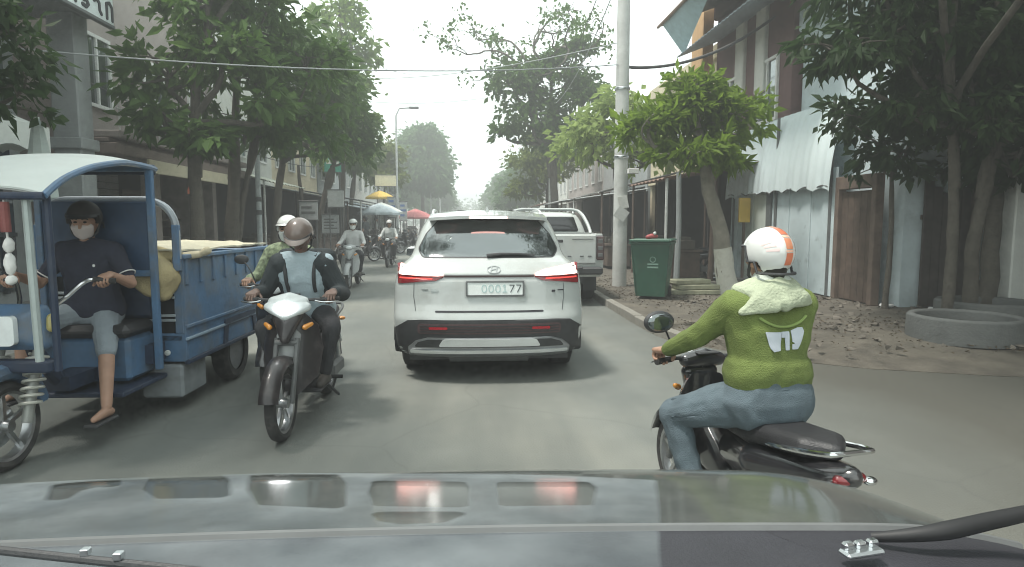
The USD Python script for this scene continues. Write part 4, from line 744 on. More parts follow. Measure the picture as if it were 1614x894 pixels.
for x in (-.47, .47):
    t = obj('tyre', move(lathe([(.19, -.07), (.26, -.08), (.29, -.05), (.295, 0), (.29, .05), (.26, .08), (.19, .07)], 30, 'x'), (x, -1.32, .295)), rubber, T)
    obj('rim', move(lathe([(.001, .03), (.08, .035), (.16, -.01), (.19, .05), (.195, -.05), (.001, -.05)], 24, 'x'), (x, -1.32, .295)), M('rim_dull', (.22, .23, .24), .5, .5), t)
obj('axle', cyl((-.42, -1.32, .295), (.42, -1.32, .295), .06, 10), black_plastic, T)
def tw(x, y): a = TR_; return (TL[0]+x*math.cos(a)-y*math.sin(a), TL[1]+x*math.sin(a)+y*math.cos(a))
T2 = thing('cover_sheet', 'pale straw-coloured sheet spread over the top of the blue cargo bed', 'sheet', (*tw(0, 0), 0), TR_)
V = []
for y in np.linspace(-2.30, -.25, 26):
    for x in np.linspace(-.52, .545, 14): V.append((x, y, 1.325+.045*meshkit.fbm(A3(x*5, y*4, 3), 3)+.02*(x > -.2)))
obj('sheet', grid(V, 26, 14, .015), M('straw_sheet', (.52, .48, .36), .85, var=.15, scale=5, bump=.4, bscale=30), T2, 60)
T2 = thing('sack', 'yellowish woven sack slumped over the front of the cargo bed', 'sack', (*tw(-.31, -.20), 1.17), TR_)
sk = blob([[((-.15, .02, -.04), .11), ((.15, .03, .02), .10), ((-.12, .04, -.16), .08), ((.02, -.04, .10), .09)], [((-.2, -.10, .12), .05), ((.1, -.12, .14), .07)]], .02, 8)
obj('sack_body', jitter(sk, .03, 7, 2), M('sack_yellow', (.40, .33, .18), .85, var=.15, scale=9, bump=.5, bscale=120), T2, 60)
obj('sack_neck', jitter(blob([[((-.20, -.10, .12), .035), ((-.33, -.16, .14), .03)], [((-.33, -.16, .14), .02), ((-.40, -.15, .17), .035)]], .015, 4), .01, 16), M('sack_pale', (.50, .44, .31), .85, var=.15), T2, 60)
T, J = person(TL, TR_, 'cargo trike driver in a dark polo shirt, grey shorts, helmet and face mask', skin=skin_tan, shirt=M('navy_polo', (.022, .026, .045), .85, var=.25, bump=.3, bscale=90), sleeve=.36, trousers=M('grey_shorts', (.25, .29, .32), .85, var=.12, bump=.3, bscale=60), leg=.5,
              hip=(0, .04, .90), lean=.08, hands=((-.34, .40, 1.20), (.34, .40, 1.20)), feet=((-.35, .55, .27), (.30, .45, .40)), det=.018, bulk=1.08, knees_out=.6, head_turn=.25, head_pitch=-.15, k=1.0)
add_helmet(T, J, M('black_helmet', (.026, .023, .022), .75, var=.3), peak=M('black_peak', (.03, .03, .032), .4)); add_mask(T, J, M('mask_pink', (.50, .44, .42), .85))
for i in (0, 1):
    w_, e_ = J['wr'][i], J['el'][i]; s0 = J['sh'][i]; c = s0+(e_-s0)*.74
    x, y, _ = frame_of(e_-s0); obj('sleeve_trim', tube([c+(x*math.cos(a)+y*math.sin(a))*.0665 for a in np.linspace(0, 2*PI, 20)], .005, 6), paper, T)
obj('shirt_badge', ball(J['S'](-.10, .125, .36), .016, 1, (1, .4, 1)), paper, T)
for a in J['an']: obj('sandal', bx(a[0]-.05, a[0]+.05, a[1]-.06, a[1]+.20, a[2]-.105, a[2]-.08, .008), black_plastic, T)

# ---------------------------------------------------------------- bin, poles, wires
T = thing('wheelie_bin', 'dark green plastic wheelie bin on the kerb beside the pickup', 'bin', (3.52, 12.0, .12), -.42)
green_bin = M('bin_green', (.025, .085, .055), .45, var=.15, scale=4, dirt=((.10, .10, .08), 3, .55, .5))
def frust(x, y, z0, x1, y1, z1, off=(0, 0)): return trimesh.convex.convex_hull([(sx*x, sy*y, z0) for sx in (-1, 1) for sy in (-1, 1)]+[(sx*x1+off[0], sy*y1+off[1], z1) for sx in (-1, 1) for sy in (-1, 1)])
obj('bin_body', frust(.27, .30, .06, .36, .42, 1.06), green_bin, T, False); obj('rim', bx(-.385, .385, -.445, .445, 1.04, 1.09, .012), green_bin, T)
obj('lid', [bx(-.39, .39, -.46, .46, 1.10, 1.135, .012), bx(-.36, .36, -.52, -.45, 1.09, 1.14, .012)], green_bin, T); obj('lid_handle', cyl((-.28, .50, 1.08), (.28, .50, 1.08), .018, 8), green_bin, T)
for x in (-.29, .29): obj('bin_wheel', move(lathe([(.001, -.03), (.10, -.03), (.115, 0), (.10, .03), (.001, .03)], 20, 'x'), (x, .30, .115)), rubber, T)
mk = M('bin_print', (.22, .34, .28), .6); fy = lambda z: -.30-(z-.06)*.12-.003
obj('bin_mark', [tube([(.05*math.cos(a)+.05, fy(.74)-.002, .76+.05*math.sin(a)) for a in np.linspace(0, 2*PI, 3*6+1)], .008, 5)]+[bx(-.05, .15, fy(z)-.004, fy(z)+.004, z, z+.028) for z in (.66, .60)], mk, T)
for x in (-.30, .30): obj('body_rib', tube([(x*.9, -.315, .12), (x*1.15, -.425, 1.03)], .012, 6), green_bin, T)
T = thing('red_bag', 'small red bag on top of the green bin', 'bag', (3.50, 12.03, 1.255)); obj('bag_body', jitter(blob([[((-.08, 0, .04), .045), ((.08, 0, .04), .045), ((0, 0, .06), .04)]], .025, 3), .02, 12), M('red_plastic', (.28, .05, .05), .5), T); obj('bag_knot', jitter(ball((.04, -.05, .11), .03, 2), .01, 30), paper, T)
polem = M('pole_concrete', (.46, .47, .45), .8, var=.12, scale=3, bump=.25, bscale=40, dirt=((.22, .21, .19), 1.6, .52, .5))
def power_pole(label, x, y, h, r, bands=True, arms=True, group=None):
    T = thing('utility_pole', label, 'utility pole', (x, y, .1), 0, group); obj('pole', tube([(0, 0, 0), (0, 0, h*.5), (0, 0, h)], [r, r*.9, r*.75], 16), polem, T)
    if arms:
        for z in (h-.6, h-1.5): a = obj('crossarm', bx(-.9, .9, -.06, .06, z, z+.1, .01), grey_plastic, T); [obj('insulator', move(lathe([(.001, 0), (.05, .01), (.03, .05), (.05, .09), (.02, .14), (.001, .14)], 10), (q, 0, z+.1)), paper, a) for q in (-.8, -.3, .3, .8)]
    if bands:
        objs('steel_band', [lathe([(r*.99, z), (r*1.04, z+.01), (r*1.04, z+.05), (r*.99, z+.06)], 16) for z in (2.9, 4.4)], steel, T); obj('meter_box', bx(.10, .34, -r-.12, -r+.02, 2.55, 2.66, .01), paper, T)
        obj('notice', move(bx(-.14, .14, -.008, .008, -.13, .13, .003), (-.02, -r-.012, 1.66), ry=.6), M('notice_grey', (.45, .46, .44), .8), T)
        obj('notice', move(bx(-.11, .11, -.006, .006, -.14, .14, .003), (.02, -r-.006, 1.92), ry=-.2), M('notice_pale', (.52, .52, .49), .8), T)
    return T
power_pole('pale concrete utility pole behind the pickup and the green bin', 3.42, 14.3, 9.5, .165)
power_pole('thin grey utility pole standing among the leaves of the tall right-hand tree', 4.0, 31.3, 8.3, .12, False, False)
T = thing('street_pole', 'slim pale metal pole among the left-hand trees before the market stalls', 'pole', (-6.42, 20, .1)); obj('pole', tube([(0, 0, 0), (0, 0, 5.6)], [.085, .07], 12), M('pole_pale_blue', (.48, .53, .54), .6, var=.15, scale=5), T); obj('pole_cap', ball((0, 0, 5.6), .08, 1), grey_plastic, T); obj('pole_collar', [lathe([(.08, z), (.10, z+.02), (.10, z+.12), (.08, z+.14)], 12) for z in (1.7, 2.1, 3.5)], grey_plastic, T)
for lb, x, y, h in (('tall slender street lamp in front of the far round tree', -4.45, 40, 8.4), ('farther slender lamp post right of the red parasol', -4.3, 72, 5.2), ('farthest slender lamp post near the end of the street', -4.0, 88, 5.6)):
    T = thing('street_lamp', lb, 'street lamp', (x, y, .1)); obj('pole', tube(curve([(0, 0, 0), (0, 0, h-.5), (.1, 0, h-.05), (.9, 0, h+.05)], 16), [.08]*6+[.06]*10, 10), M('lamp_pole_grey', (.55, .57, .57), .5, .2), T); obj('lamp_head', bx(.8, 1.4, -.12, .12, h-.02, h+.1, .03), grey_plastic, T)
wire = M('wire_grey', (.30, .32, .32), .6); wire_dk = M('wire_dark', (.06, .06, .06), .6)
def cable(label, a, b, sag, r, m=None):
    a, b = A3(*a), A3(*b); obj('overhead_cable', tube([a+(b-a)*t-A3(0, 0, 4*sag*t*(1-t)) for t in np.linspace(0, 1, 40)], r, 5), m or wire, None, True, label=label, cat='cable')
cable('pale cable crossing the whole street from the left shopfront to the concrete pole', (-7.2, 9.5, 4.05), (3.35, 14.25, 5.05), .25, .012)
cable('thin cable from the concrete pole to the left trees further up', (3.4, 14.3, 5.55), (-6.3, 30, 8.2), .4, .012)
cable('dark cable bundle running from the concrete pole to the maroon house', (3.45, 14.25, 5.0), (7.0, 14.6, 6.25), .35, .035, wire_dk)
cable('upper cable along the right side from the concrete pole to the thin grey pole', (3.42, 14.3, 8.1), (4.0, 31.3, 7.9), .5, .014, wire_dk)
cable('lower cable along the right side from the concrete pole to the thin grey pole', (3.42, 14.3, 7.2), (4.0, 31.3, 7.2), .6, .014)
cable('second cable crossing high over the street beyond the thin grey pole', (-6.4, 34, 7.9), (4.0, 31.3, 8.2), .5, .013)
cable('dark cable hanging along the left shopfronts behind the tree trunks', (-7.3, 12.6, 4.3), (-7.7, 36, 4.6), .5, .016, wire_dk)
cable('highest cable at upper left slanting through the leaves', (-7.4, 13.2, 7.6), (-3.4, 40, 10.5), .6, .014, wire_dk)

# ---------------------------------------------------------------- buildings
plast = lambda n, c, **k: M(n, c, .85, var=.1, scale=1.5, bump=.2, bscale=30, dirt=((c[0]*.45, c[1]*.45, c[2]*.43), 1.1, .55, .55), **k)
wall_grey = plast('plaster_grey', (.30, .32, .32)); wall_pale = plast('plaster_pale', (.56, .57, .53)); wall_cream = plast('plaster_cream', (.52, .46, .33)); wall_pink = plast('plaster_dusky', (.31, .275, .255)); wall_maroon = plast('plaster_maroon', (.13, .075, .072)); wall_blue = plast('plaster_pale_blue', (.52, .60, .62))
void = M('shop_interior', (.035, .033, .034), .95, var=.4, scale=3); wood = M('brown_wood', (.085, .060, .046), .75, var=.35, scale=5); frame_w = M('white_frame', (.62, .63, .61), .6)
tin = M('roof_tin', (.25, .25, .245), .5, .3, .15, 3, dirt=((.17, .11, .08), 1.5, .5, .6)); tin_rust = M('roof_rust', (.22, .14, .11), .7, .2, .25, 2)
def window(parent, side, x, y0, y1, z0, z1, frame=None, n=2):
    """window in a wall facing the road; side = direction of the road seen from the wall."""
    f = obj('window', [bx(x-.02, x+side*.06 if side > 0 else x+.02, y0-.07, y0, z0-.07, z1+.07) if side > 0 else bx(x-.06, x+.02, y0-.07, y0, z0-.07, z1+.07)]+[bx(min(x-.02*side, x+.06*side), max(x-.02*side, x+.06*side), a, b, c, d) for a, b, c, d in ((y1, y1+.07, z0-.07, z1+.07), (y0, y1, z0-.07, z0), (y0, y1, z1, z1+.07))+tuple((y0+(y1-y0)*k/n-.025, y0+(y1-y0)*k/n+.025, z0, z1) for k in range(1, n))], frame or frame_w, parent, False)
    obj('pane', bx(min(x, x+.015*side), max(x, x+.015*side), y0, y1, z0, z1), dark_glass, f, False)
def shutter_front(parent, side, x, y0, y1, z0, z1, mat, name='shutter_slat', step=.16):
    n = int((z1-z0)/step)
    for k in range(n): z = z0+k*step; obj(name, bx(min(x, x+side*.05), max(x, x+side*.05), y0, y1, z+.01, z+step-.005, .008), mat, parent, False)
def house(name, label, side, x, y0, y1, h, depth, wmat, cat='building', group=None, shop=True, floors=None, sh_mat=None, roof='flat', seed=0, balcony=False, near=False, windows=True):
    """side=+1: stands left of the road and faces +x; -1: right of the road, faces -x."""
    T = thing(name, label, cat, (x, (y0+y1)/2, .12), 0, group); L = (y1-y0)/2; r = random.Random(seed); s = side
    X = lambda a, b: (min(a*s, b*s), max(a*s, b*s)); g0 = 3.0 if shop else .0
    obj('wall', [bx(*X(-depth, 0), -L, L, g0, h), bx(*X(-depth, -1.6), -L, L, 0, g0+.001)]+[bx(*X(-1.6, 0), -L if k < 0 else L-.28, -L+.28 if k < 0 else L, 0, g0) for k in ((-1, 1) if shop else ())], wmat, T, False)
    if shop:
        nb = max(1, round(2*L/3.2)); w = (2*L-.3)/nb
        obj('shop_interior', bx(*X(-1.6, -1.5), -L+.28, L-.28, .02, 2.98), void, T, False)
        for k in range(nb):
            a, b = -L+.15+k*w+.18, -L+.15+(k+1)*w-.18; c = r.random()
            if k: obj('shop_pillar', bx(*X(-.35, -.02), a-.32, a-.02, 0, g0), wmat, T, False)
            if c < .45 and near: shutter_front(T, s, -.9*s, a, b, .0, 2.9, sh_mat or tin)
            elif c < .75: d = obj('shop_door', bx(*X(-1.2, -1.12), a+.3, (a+b)/2, .0, 2.3), wood, T, False); obj('door_panel', [bx(*X(-1.13, -1.10), a+.42, (a+b)/2-.12, q, q+.8) for q in (.2, 1.25)], wood, d, False)
            obj('goods_shelf', [bx(*X(-1.4, -.9), (a+b)/2+.1, b-.1, z, z+.05) for z in (.5, 1.0, 1.5)]+[bx(*X(-1.3, -1.0), (a+b)/2+.15+q*.22, (a+b)/2+.3+q*.22, .55+.5*(q % 3), .80+.5*(q % 3)) for q in range(max(1, int((b-(a+b)/2)/.25)))], M('shelf_goods', (.25, .20, .16), .8, island=.6), T, False)
    for fl in range(int((h-g0)/3.0) if windows else 0):
        z = g0+.9+fl*3.0; nw = max(2, round(2*L/2.3))
        for k in range(nw):
            c = -L+(k+.5)*2*L/nw; window(T, s, 0, c-.45, c+.45, z, z+1.35)
        obj('string_course', bx(*X(0, .10), -L, L, g0+fl*3.0-.06, g0+fl*3.0+.10, .02), wmat, T, False)
        if balcony and fl == 0:
            bl = obj('balcony', bx(*X(0, 1.0), -L+.1, L-.1, g0+.10, g0+.24, .02), wmat, T, False)
            obj('balcony_rail', [cyl((.95*s, -L+.1, z2), (.95*s, L-.1, z2), .025, 8) for z2 in (g0+.65, g0+1.05)], frame_w, bl); [obj('baluster', cyl((.95*s, q, g0+.22), (.95*s, q, g0+1.05), .014, 6), frame_w, bl) for q in np.arange(-L+.2, L-.1, .32 if near else .6)]
    obj('parapet', [bx(*X(-.22, .12), -L-.05, L+.05, h, h+.45, .03), bx(*X(-depth, -.2), -L-.05, -L+.15, h, h+.45), bx(*X(-depth, -.2), L-.15, L+.05, h, h+.45)], wmat, T, False)
    if roof == 'tin': roof_sheet(T, s, .4, -depth, -L-.2, L+.2, h+.45, h+1.3, tin_rust)
    return T
def roof_sheet(parent, s, xo, xi, y0, y1, zo, zi, mat, name='roof', pitch=.16, amp=.018):
    """corrugated sheet from the outer edge (xo, zo) to the inner edge (xi, zi), ridges running down the slope."""
    n = max(8, int((y1-y0)/pitch*4)); n = min(n, 240); ys = np.linspace(y0, y1, n); V = []
    for y in ys:
        for t in np.linspace(0, 1, 4): V.append((s*(xo+(xi-xo)*t), y, zo+(zi-zo)*t+amp*math.sin(y*2*PI/pitch)))
    return obj(name, grid(V, n, 4, .02), mat, parent, 60)

# left side, near: building with the lettered sign over a deep overhang
T = thing('shop_building', 'grey building with a lettered white fascia, deep overhang and square column', 'building', (-7.6, 8, .12))
obj('wall', [bx(-7, 0, -9, 4.35, 5.35, 8.5), bx(-7, -.6, -9, 4.35, 0, 5.3)], wall_grey, T, False)
obj('glass_front', bx(-.6, -.54, -8.8, 4.0, .25, 5.0), glass_mat('blue_dark_glass', (.012, .02, .028)), T, False)
for k in range(6): obj('mullion', bx(-.58, -.50, -8.6+k*2.45, -8.53+k*2.45, .2, 5.0), M('mullion_dark', (.04, .045, .05), .5), T, False)
for z in (1.2, 2.9): obj('transom', bx(-.575, -.505, -8.8, 4.0, z, z+.07), mats['mullion_dark'], T, False)
obj('overhang', bx(-.6, 1.12, -9, 4.35, 5.10, 5.34, .02), M('soffit_grey', (.24, .25, .25), .85, var=.08), T, False)
obj('column', [bx(.28, .74, 3.90, 4.34, 0, 5.1, .02), bx(.22, .80, 3.84, 4.40, 2.75, 2.95, .02), bx(.22, .80, 3.84, 4.40, 0, .5, .02)], wall_grey, T)
sg = obj('fascia_sign', bx(1.12, 1.20, -9, 4.35, 4.98, 6.6, .015), M('sign_white', (.66, .72, .72), .5, var=.04, dirt=((.4, .44, .43), 1.5, .6, .4)), T)
obj('sign_trim', bx(1.11, 1.215, -9, 4.36, 4.93, 4.99, .01), M('sign_trim_dark', (.12, .13, .13), .6), sg)
# rounded script, read from the road: y grows to the right of the reader
glyphs = [[[(-.05, .0), (-.12, .05), (-.05, .1), (.02, .05), (-.05, .0)]], [[(.0, .0), (.0, .42), (-.07, .48), (-.14, .42)]],
          [[(.12, .12), (.02, .05), (-.10, .08), (-.13, .20), (-.04, .28), (.08, .26), (.12, .12)], [(.12, .12), (.16, .45), (.06, .55), (-.04, .52)]], [[(-.12, .40), (-.06, .50), (.05, .48), (.10, .38), (.10, 0)]],
          [[(.10, .26), (-.02, .34), (-.12, .24), (-.06, .16), (.04, .18), (.10, .10), (.02, -.0), (-.10, .02)], [(-.08, .50), (.02, .56), (.10, .50)]], [[(-.12, .30), (-.04, .38), (.06, .30), (.06, .10), (.12, .02)]], [[(-.1, .0), (-.1, .4), (.02, .46), (.1, .36), (.1, 0)]]]
for row in range(2):
    for k_, gl in enumerate(glyphs*2):
        yc = 4.2-.36*(len(glyphs)*2-1-k_)
        if row == 0: ms = [prism(LineString([(yc+a*.85, 5.06+b*.62) for a, b in st]).buffer(.030, 3), .02, 'x') for st in gl]; obj('lettering', [m.apply_translation((1.195, 0, 0)) for m in ms], ink, sg, False)
# left: dusky balcony house with beige sign, dark shop
T = house('balcony_house', 'dusky pink shophouse with balcony behind the left trees, brown door below', 1, -7.75, 12.9, 20.2, 7.4, 7, wall_pink, seed=3, balcony=True, near=True)
b_ = obj('shop_fascia', [bx(.02, .95, -3.6, 3.6, 2.78, 3.0, .02), bx(.0, .8, -3.6, 3.6, 3.01, 3.09, .01)], M('fascia_brown', (.20, .16, .14), .8), T, False)
obj('white_panel', bx(.96, 1.0, -.2, 2.4, 3.2, 4.2, .01), wall_pale, T, False)
obj('beige_sign', bx(.96, 1.02, -2.5, 2.2, 2.50, 2.78, .01), M('beige_board', (.58, .53, .39), .7, var=.06), T, False)
T = thing('hanging_cloth', 'red-orange cloth hanging from the shopfront under the beige sign', 'cloth', (-6.72, 16.0, 2.25)); V = [(.03*math.sin(z*9+y*14), y*(1-.3*z), z*.68) for y in np.linspace(-.16, .16, 9) for z in np.linspace(0, 1, 9)]
obj('cloth', grid(V, 9, 9), M('cloth_orange', (.45, .12, .07), .85), T, 60)
def tent(label, x0, x1, y0, y1, ze, zp, val, mat, group=None):
    T = thing('market_tent', label, 'tent', ((x0+x1)/2, (y0+y1)/2, .12), 0, group); a, b = (x1-x0)/2, (y1-y0)/2; n = 14; V = []
    for u in np.linspace(-1, 1, n):
        for v in np.linspace(-1, 1, n): t = max(abs(u), abs(v)); V.append((u*a, v*b, ze+(zp-ze)*(1-t)**1.25))
    rf = obj('tent_roof', grid(V, n, n, .012), mat, T, 50); ring = [(u*a, -b) for u in np.linspace(-1, 1, 29)]+[(a, v*b) for v in np.linspace(-1, 1, 29)[1:]]+[(u*a, b) for u in np.linspace(1, -1, 29)[1:]]+[(-a, v*b) for v in np.linspace(1, -1, 29)[1:]]
    V = [(px, py, z) for k, (px, py) in enumerate(ring) for z in (ze+.005, ze-val+.05*abs(math.sin(k*PI/4)))]; obj('valance', grid(np.array(V)*A3(1.004, 1.004, 1), len(ring), 2), mat, rf, False)
    for sx in (-1, 1):
        for sy in (-1, 1): obj('tent_leg', cyl((sx*a*.97, sy*b*.97, 0), (sx*a*.97, sy*b*.97, ze), .028, 8), frame_w, T)
    return T
tent_w = M('tent_white', (.52, .55, .52), .8, var=.05, dirt=((.42, .42, .38), 1.5, .58, .4))
tent('white peaked market tent at the left edge behind the trike canopy', -8.1, -6.45, 6.6, 10.4, 2.9, 3.6, .38, tent_w)
def parasol(label, x, y, ztop, rad, mat, folded=False, group=None, tilt=0):
    T = thing('parasol', label, 'parasol', (x, y, .1), 0, group); obj('pole', cyl((0, 0, 0), (0, 0, ztop), .025, 8), frame_w, T)
    if folded: obj('canopy', lathe([(.02, ztop), (.07, ztop-.15), (.15, ztop-.65), (.17, ztop-.95), (.12, ztop-1.0)], 8), mat, T, False)
    else:
        obj('canopy', lathe([(.01, ztop), (rad*.5, ztop-.18*rad), (rad, ztop-.45*rad), (rad, ztop-.45*rad-.12), (rad*.99, ztop-.45*rad-.12), (rad*.5, ztop-.2*rad), (.01, ztop-.03)], 8), mat, T, False)
        for k in range(8): a = k*PI/4; obj('rib', cyl((0, 0, ztop-.03), (rad*math.cos(a)*.98, rad*math.sin(a)*.98, ztop-.45*rad-.02), .008, 5), frame_w, T)
    return T
parasol('folded grey parasol standing behind the trike canopy', -5.12, 8.05, 2.72, .4, M('parasol_grey', (.33, .38, .36), .8), True)

# canvas awnings / stalls
def stall(label, side, x0, x1, y0, y1, zf, zb, mat, group=None, goods=None, seed=0, cat='market stall'):
    """x0 = edge towards the road, x1 = far edge."""
    T = thing('market_stall', label, cat, ((x0+x1)/2, (y0+y1)/2, .12), 0, group); h = abs(x1-x0)/2; s = side; L = (y1-y0)/2; r = random.Random(seed)
    roof_sheet(T, s, h, -h, -L, L, zf, zb, mat, 'awning', .35, .02)
    for y in (-L+.1, L-.1): obj('post', [cyl((s*(h-.1), y, 0), (s*(h-.1), y, zf), .035, 8)], frame_w if r.random() < .4 else wood, T)
    for y in (-L+.1, L-.1): obj('post', cyl((-s*(h-.1), y, 0), (-s*(h-.1), y, zb), .035, 8), wood, T)
    c = obj('counter', [bx(min(s*(h-1.1), s*(h-.3)), max(s*(h-1.1), s*(h-.3)), -L+.3, L-.3, .72, .78), bx(min(s*(h-1.05), s*(h-.35)), max(s*(h-1.05), s*(h-.35)), -L+.35, L-.35, .1, .70)], wood, T, False)
    gm = M('stall_goods', (.22, .19, .15), .8, var=.3, island=.7)
    for k in range(10): q = -L+.45+(2*L-.9)*k/9; w = r.uniform(.1, .2); z = r.uniform(.12, .35); obj('crate', bx(s*(h-.7)-.2, s*(h-.7)+.2, q-w, q+w, .785, .785+z, .02), gm, c, False)
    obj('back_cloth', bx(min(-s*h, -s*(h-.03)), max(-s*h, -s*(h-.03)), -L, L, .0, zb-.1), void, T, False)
    return T
blue_tarp = M('tarp_blue_white', (.42, .48, .51), .6, var=.25, scale=2.5); pale_awn = M('awning_pale', (.55, .58, .50), .75, var=.1, dirt=((.3, .32, .28), 2, .55, .4)); dk_awn = M('awning_dark', (.09, .095, .095), .7, var=.2); grey_awn = M('awning_grey', (.33, .35, .35), .7, var=.12)
stall('pale green canvas awning over the dark shop left of the slim metal pole', 1, -6.3, -8.2, 20.4, 25.2, 2.75, 3.25, pale_awn, seed=1)
stall('stall with a long grey-white awning right of the slim metal pole', 1, -5.7, -8.3, 25.6, 31.0, 2.45, 2.95, grey_awn, seed=2)
stall('dark roofed stall behind the white notice boards', 1, -5.2, -8.2, 31.6, 36.5, 2.5, 3.0, dk_awn, seed=3)
stall('stall under a blue and white tarpaulin, nearest of the pale tarpaulins', 1, -4.9, -8.2, 37.2, 43.0, 2.05, 2.65, blue_tarp, seed=4)
stall('blue and white tarpaulin stall before the yellow parasol', 1, -5.0, -8.2, 43.6, 50, 2.2, 2.8, blue_tarp, seed=5)
stall('farther pale stall left of the red parasol', 1, -4.8, -8.2, 56, 64, 2.2, 2.9, grey_awn, seed=6)
parasol('yellow parasol above the blue and white tarpaulins', -6.2, 45, 3.65, 1.0, M('parasol_yellow', (.60, .40, .08), .7))
parasol('red parasol beside the left edge of the white car', -4.35, 52, 2.55, 1.55, M('parasol_red', (.42, .12, .12), .7))
parasol('pale blue parasol between the two hanging banners and the far rider', -4.7, 33.5, 2.45, 1.1, blue_tarp)
parasol('dull white parasol beyond the nearest tarpaulin stall', -5.0, 36.8, 2.6, 1.2, tent_w)
def board(label, x, y, z0, z1, w, mat, rot=0, cat='sign', post=True, marks=0, mm=None):
    T = thing('sign_board', label, cat, (x, y, .12), rot)
    p = obj('panel', bx(-w/2, w/2, -.03, .03, z0, z1, .01), mat, T)
    objs('frame', [bx(-w/2-.03, w/2+.03, -.04, .035, a, b, .008) for a, b in ((z0-.04, z0), (z1, z1+.04))], grey_plastic, T)
    for k in range(marks): obj('marking', bx(-w*.38, w*(.38 if k % 2 else .2), -.036, -.031, z1-.12-(k+.6)*(z1-z0-.2)/(marks+.2), z1-.12-(k+.15)*(z1-z0-.2)/(marks+.2)), mm or grey_plastic, p, False)
    if post: [obj('post', cyl((q, .05, 0), (q, .05, z1), .025, 8), grey_plastic, T) for q in (-w*.4, w*.4)]
    return T
board('upper white notice board behind the circled riders, on a post', -4.92, 24, 2.02, 2.62, .58, M('board_white', (.40, .42, .41), .6), .1)
board('lower grey notice board with lines, under the white notice board', -5.2, 24.3, 1.05, 1.72, .62, M('board_grey', (.30, .32, .32), .6), .15, marks=4)
board('tilted grey-white banner left of the two notice boards', -5.55, 22.5, 1.55, 2.15, .66, M('board_grey'), -.2, marks=2)
board('green and white shop sign hanging among the left trees', -6.25, 30, 3.75, 4.95, .75, M('sign_green', (.06, .33, .24), .6), .2, marks=2, mm=paper)
board('white upright banner by the tall street lamp, left of its pair', -4.85, 40.5, 1.75, 3.0, .55, M('board_white'), .1, 'banner', True, 3, M('mark_blue', (.10, .18, .38), .6))
board('white upright banner by the tall street lamp, right of its pair', -4.25, 41.5, 1.55, 2.75, .5, M('board_white'), -.15, 'banner', True, 3, M('mark_blue'))
board('pale cream sign hanging under the left trees above the yellow parasol', -5.9, 46, 4.0, 4.75, 1.5, M('sign_cream', (.66, .63, .45), .6), .1)
# left row of houses
house('shophouse', 'pale shophouse behind the left awnings, second house from the sign', 1, -8.4, 20.6, 28.0, 8.0, 7, wall_pale, seed=5)
house('shophouse', 'cream shophouse half hidden behind the left trees', 1, -8.5, 28.3, 36.5, 7.2, 7, wall_cream, seed=6)
house('shophouse', 'grey shophouse behind the tarpaulin stalls on the left', 1, -8.5, 36.8, 47, 8.6, 7, wall_grey, seed=7)
house('shophouse', 'pale far shophouse on the left beyond the yellow parasol', 1, -8.6, 47.4, 60, 6.8, 7, wall_pale, seed=8, roof='tin')
house('shophouse', 'dusky far house on the left behind the round tree', 1, -9, 62, 78, 6.5, 7, wall_pink, seed=9, roof='tin')
# right side
T = house('maroon_house', 'maroon shophouse above the light green tree, with a blue lean-to roof', -1, 7.15, 14.0, 18.4, 7.2, 7, wall_maroon, seed=10, near=True)
obj('gable_wall', bx(.1, 6, -2.18, -2.1, 5.2, 8.0), wall_maroon, T, False)
for k in (-1.0, .2): obj('pale_pier', bx(-.10, .05, k, k+.5, 4.6, 6.9, .02), wall_pale, T, False)
roof_sheet(T, -1, 1.25, -.6, -4.2, 2.0, 6.12, 6.86, M('lean_to_blue', (.26, .31, .34), .55, .2, .1), 'lean_to_roof', .22)
roof_sheet(T, -1, 1.75, -.5, -4.2, 2.2, 7.0, 7.8, tin, 'upper_roof', .22)
obj('roof_edge', [cyl((-1.75, -4.2, 6.98), (-1.75, 2.2, 6.98), .04, 8)], M('edge_brown', (.20, .13, .09), .7), T)
obj('tarp_flap', grid([(-1.70+.62*v*(1-.5*u), 1.9-2.6*u, 6.95-.80*v*(1-.85*u)) for u in np.linspace(0, 1, 9) for v in np.linspace(0, 1, 9)], 9, 9), M('flap_blue', (.33, .46, .50), .6), T, 60)
obj('orange_wall', bx(-.4, -.1, 2.25, 3.2, 5.6, 8.2), M('wall_ochre', (.45, .28, .14), .8), T, False)
house('shophouse', 'pale shop behind the white tarpaulin on the right pavement', -1, 7.35, 10.35, 13.9, 5.6, 7, wall_blue, seed=11, shop=False, windows=False)
house('shophouse', 'cream house behind the pale bright tree on the right', -1, 7.6, 18.7, 26.5, 6.4, 7, wall_cream, seed=12)
house('shophouse', 'grey tin-roofed house on the right beyond the pickup', -1, 7.6, 27, 36, 5.6, 7, wall_grey, seed=13, roof='tin')
house('shophouse', 'dusky house on the right behind the olive tree', -1, 7.8, 36.5, 50, 6, 7, wall_pink, seed=14, roof='tin')
house('shophouse', 'pale far house on the right near the end of the street', -1, 8, 52, 72, 6, 7, wall_pale, seed=15, roof='tin')
shed = plast('shed_brown', (.075, .066, .062))
T = house('shophouse', 'dark brown shophouse at the right edge behind the planter rings', -1, 8.7, -8.0, 11.8, 9.0, 7, shed, seed=16, near=True)  # height raised to block sky light over the right of the road
objs('pale_pillar', [bx(-.30, .0, y, y+.26, 0, 3.0, .02) for y in (7.4, 9.0)], wall_pale, T, False); objs('hoarding', [bx(-.26, -.2, y, y+1.25, 0, 2.2, .01) for y in (2.2, 3.5, 4.8, 8.2)], wood, T, False)
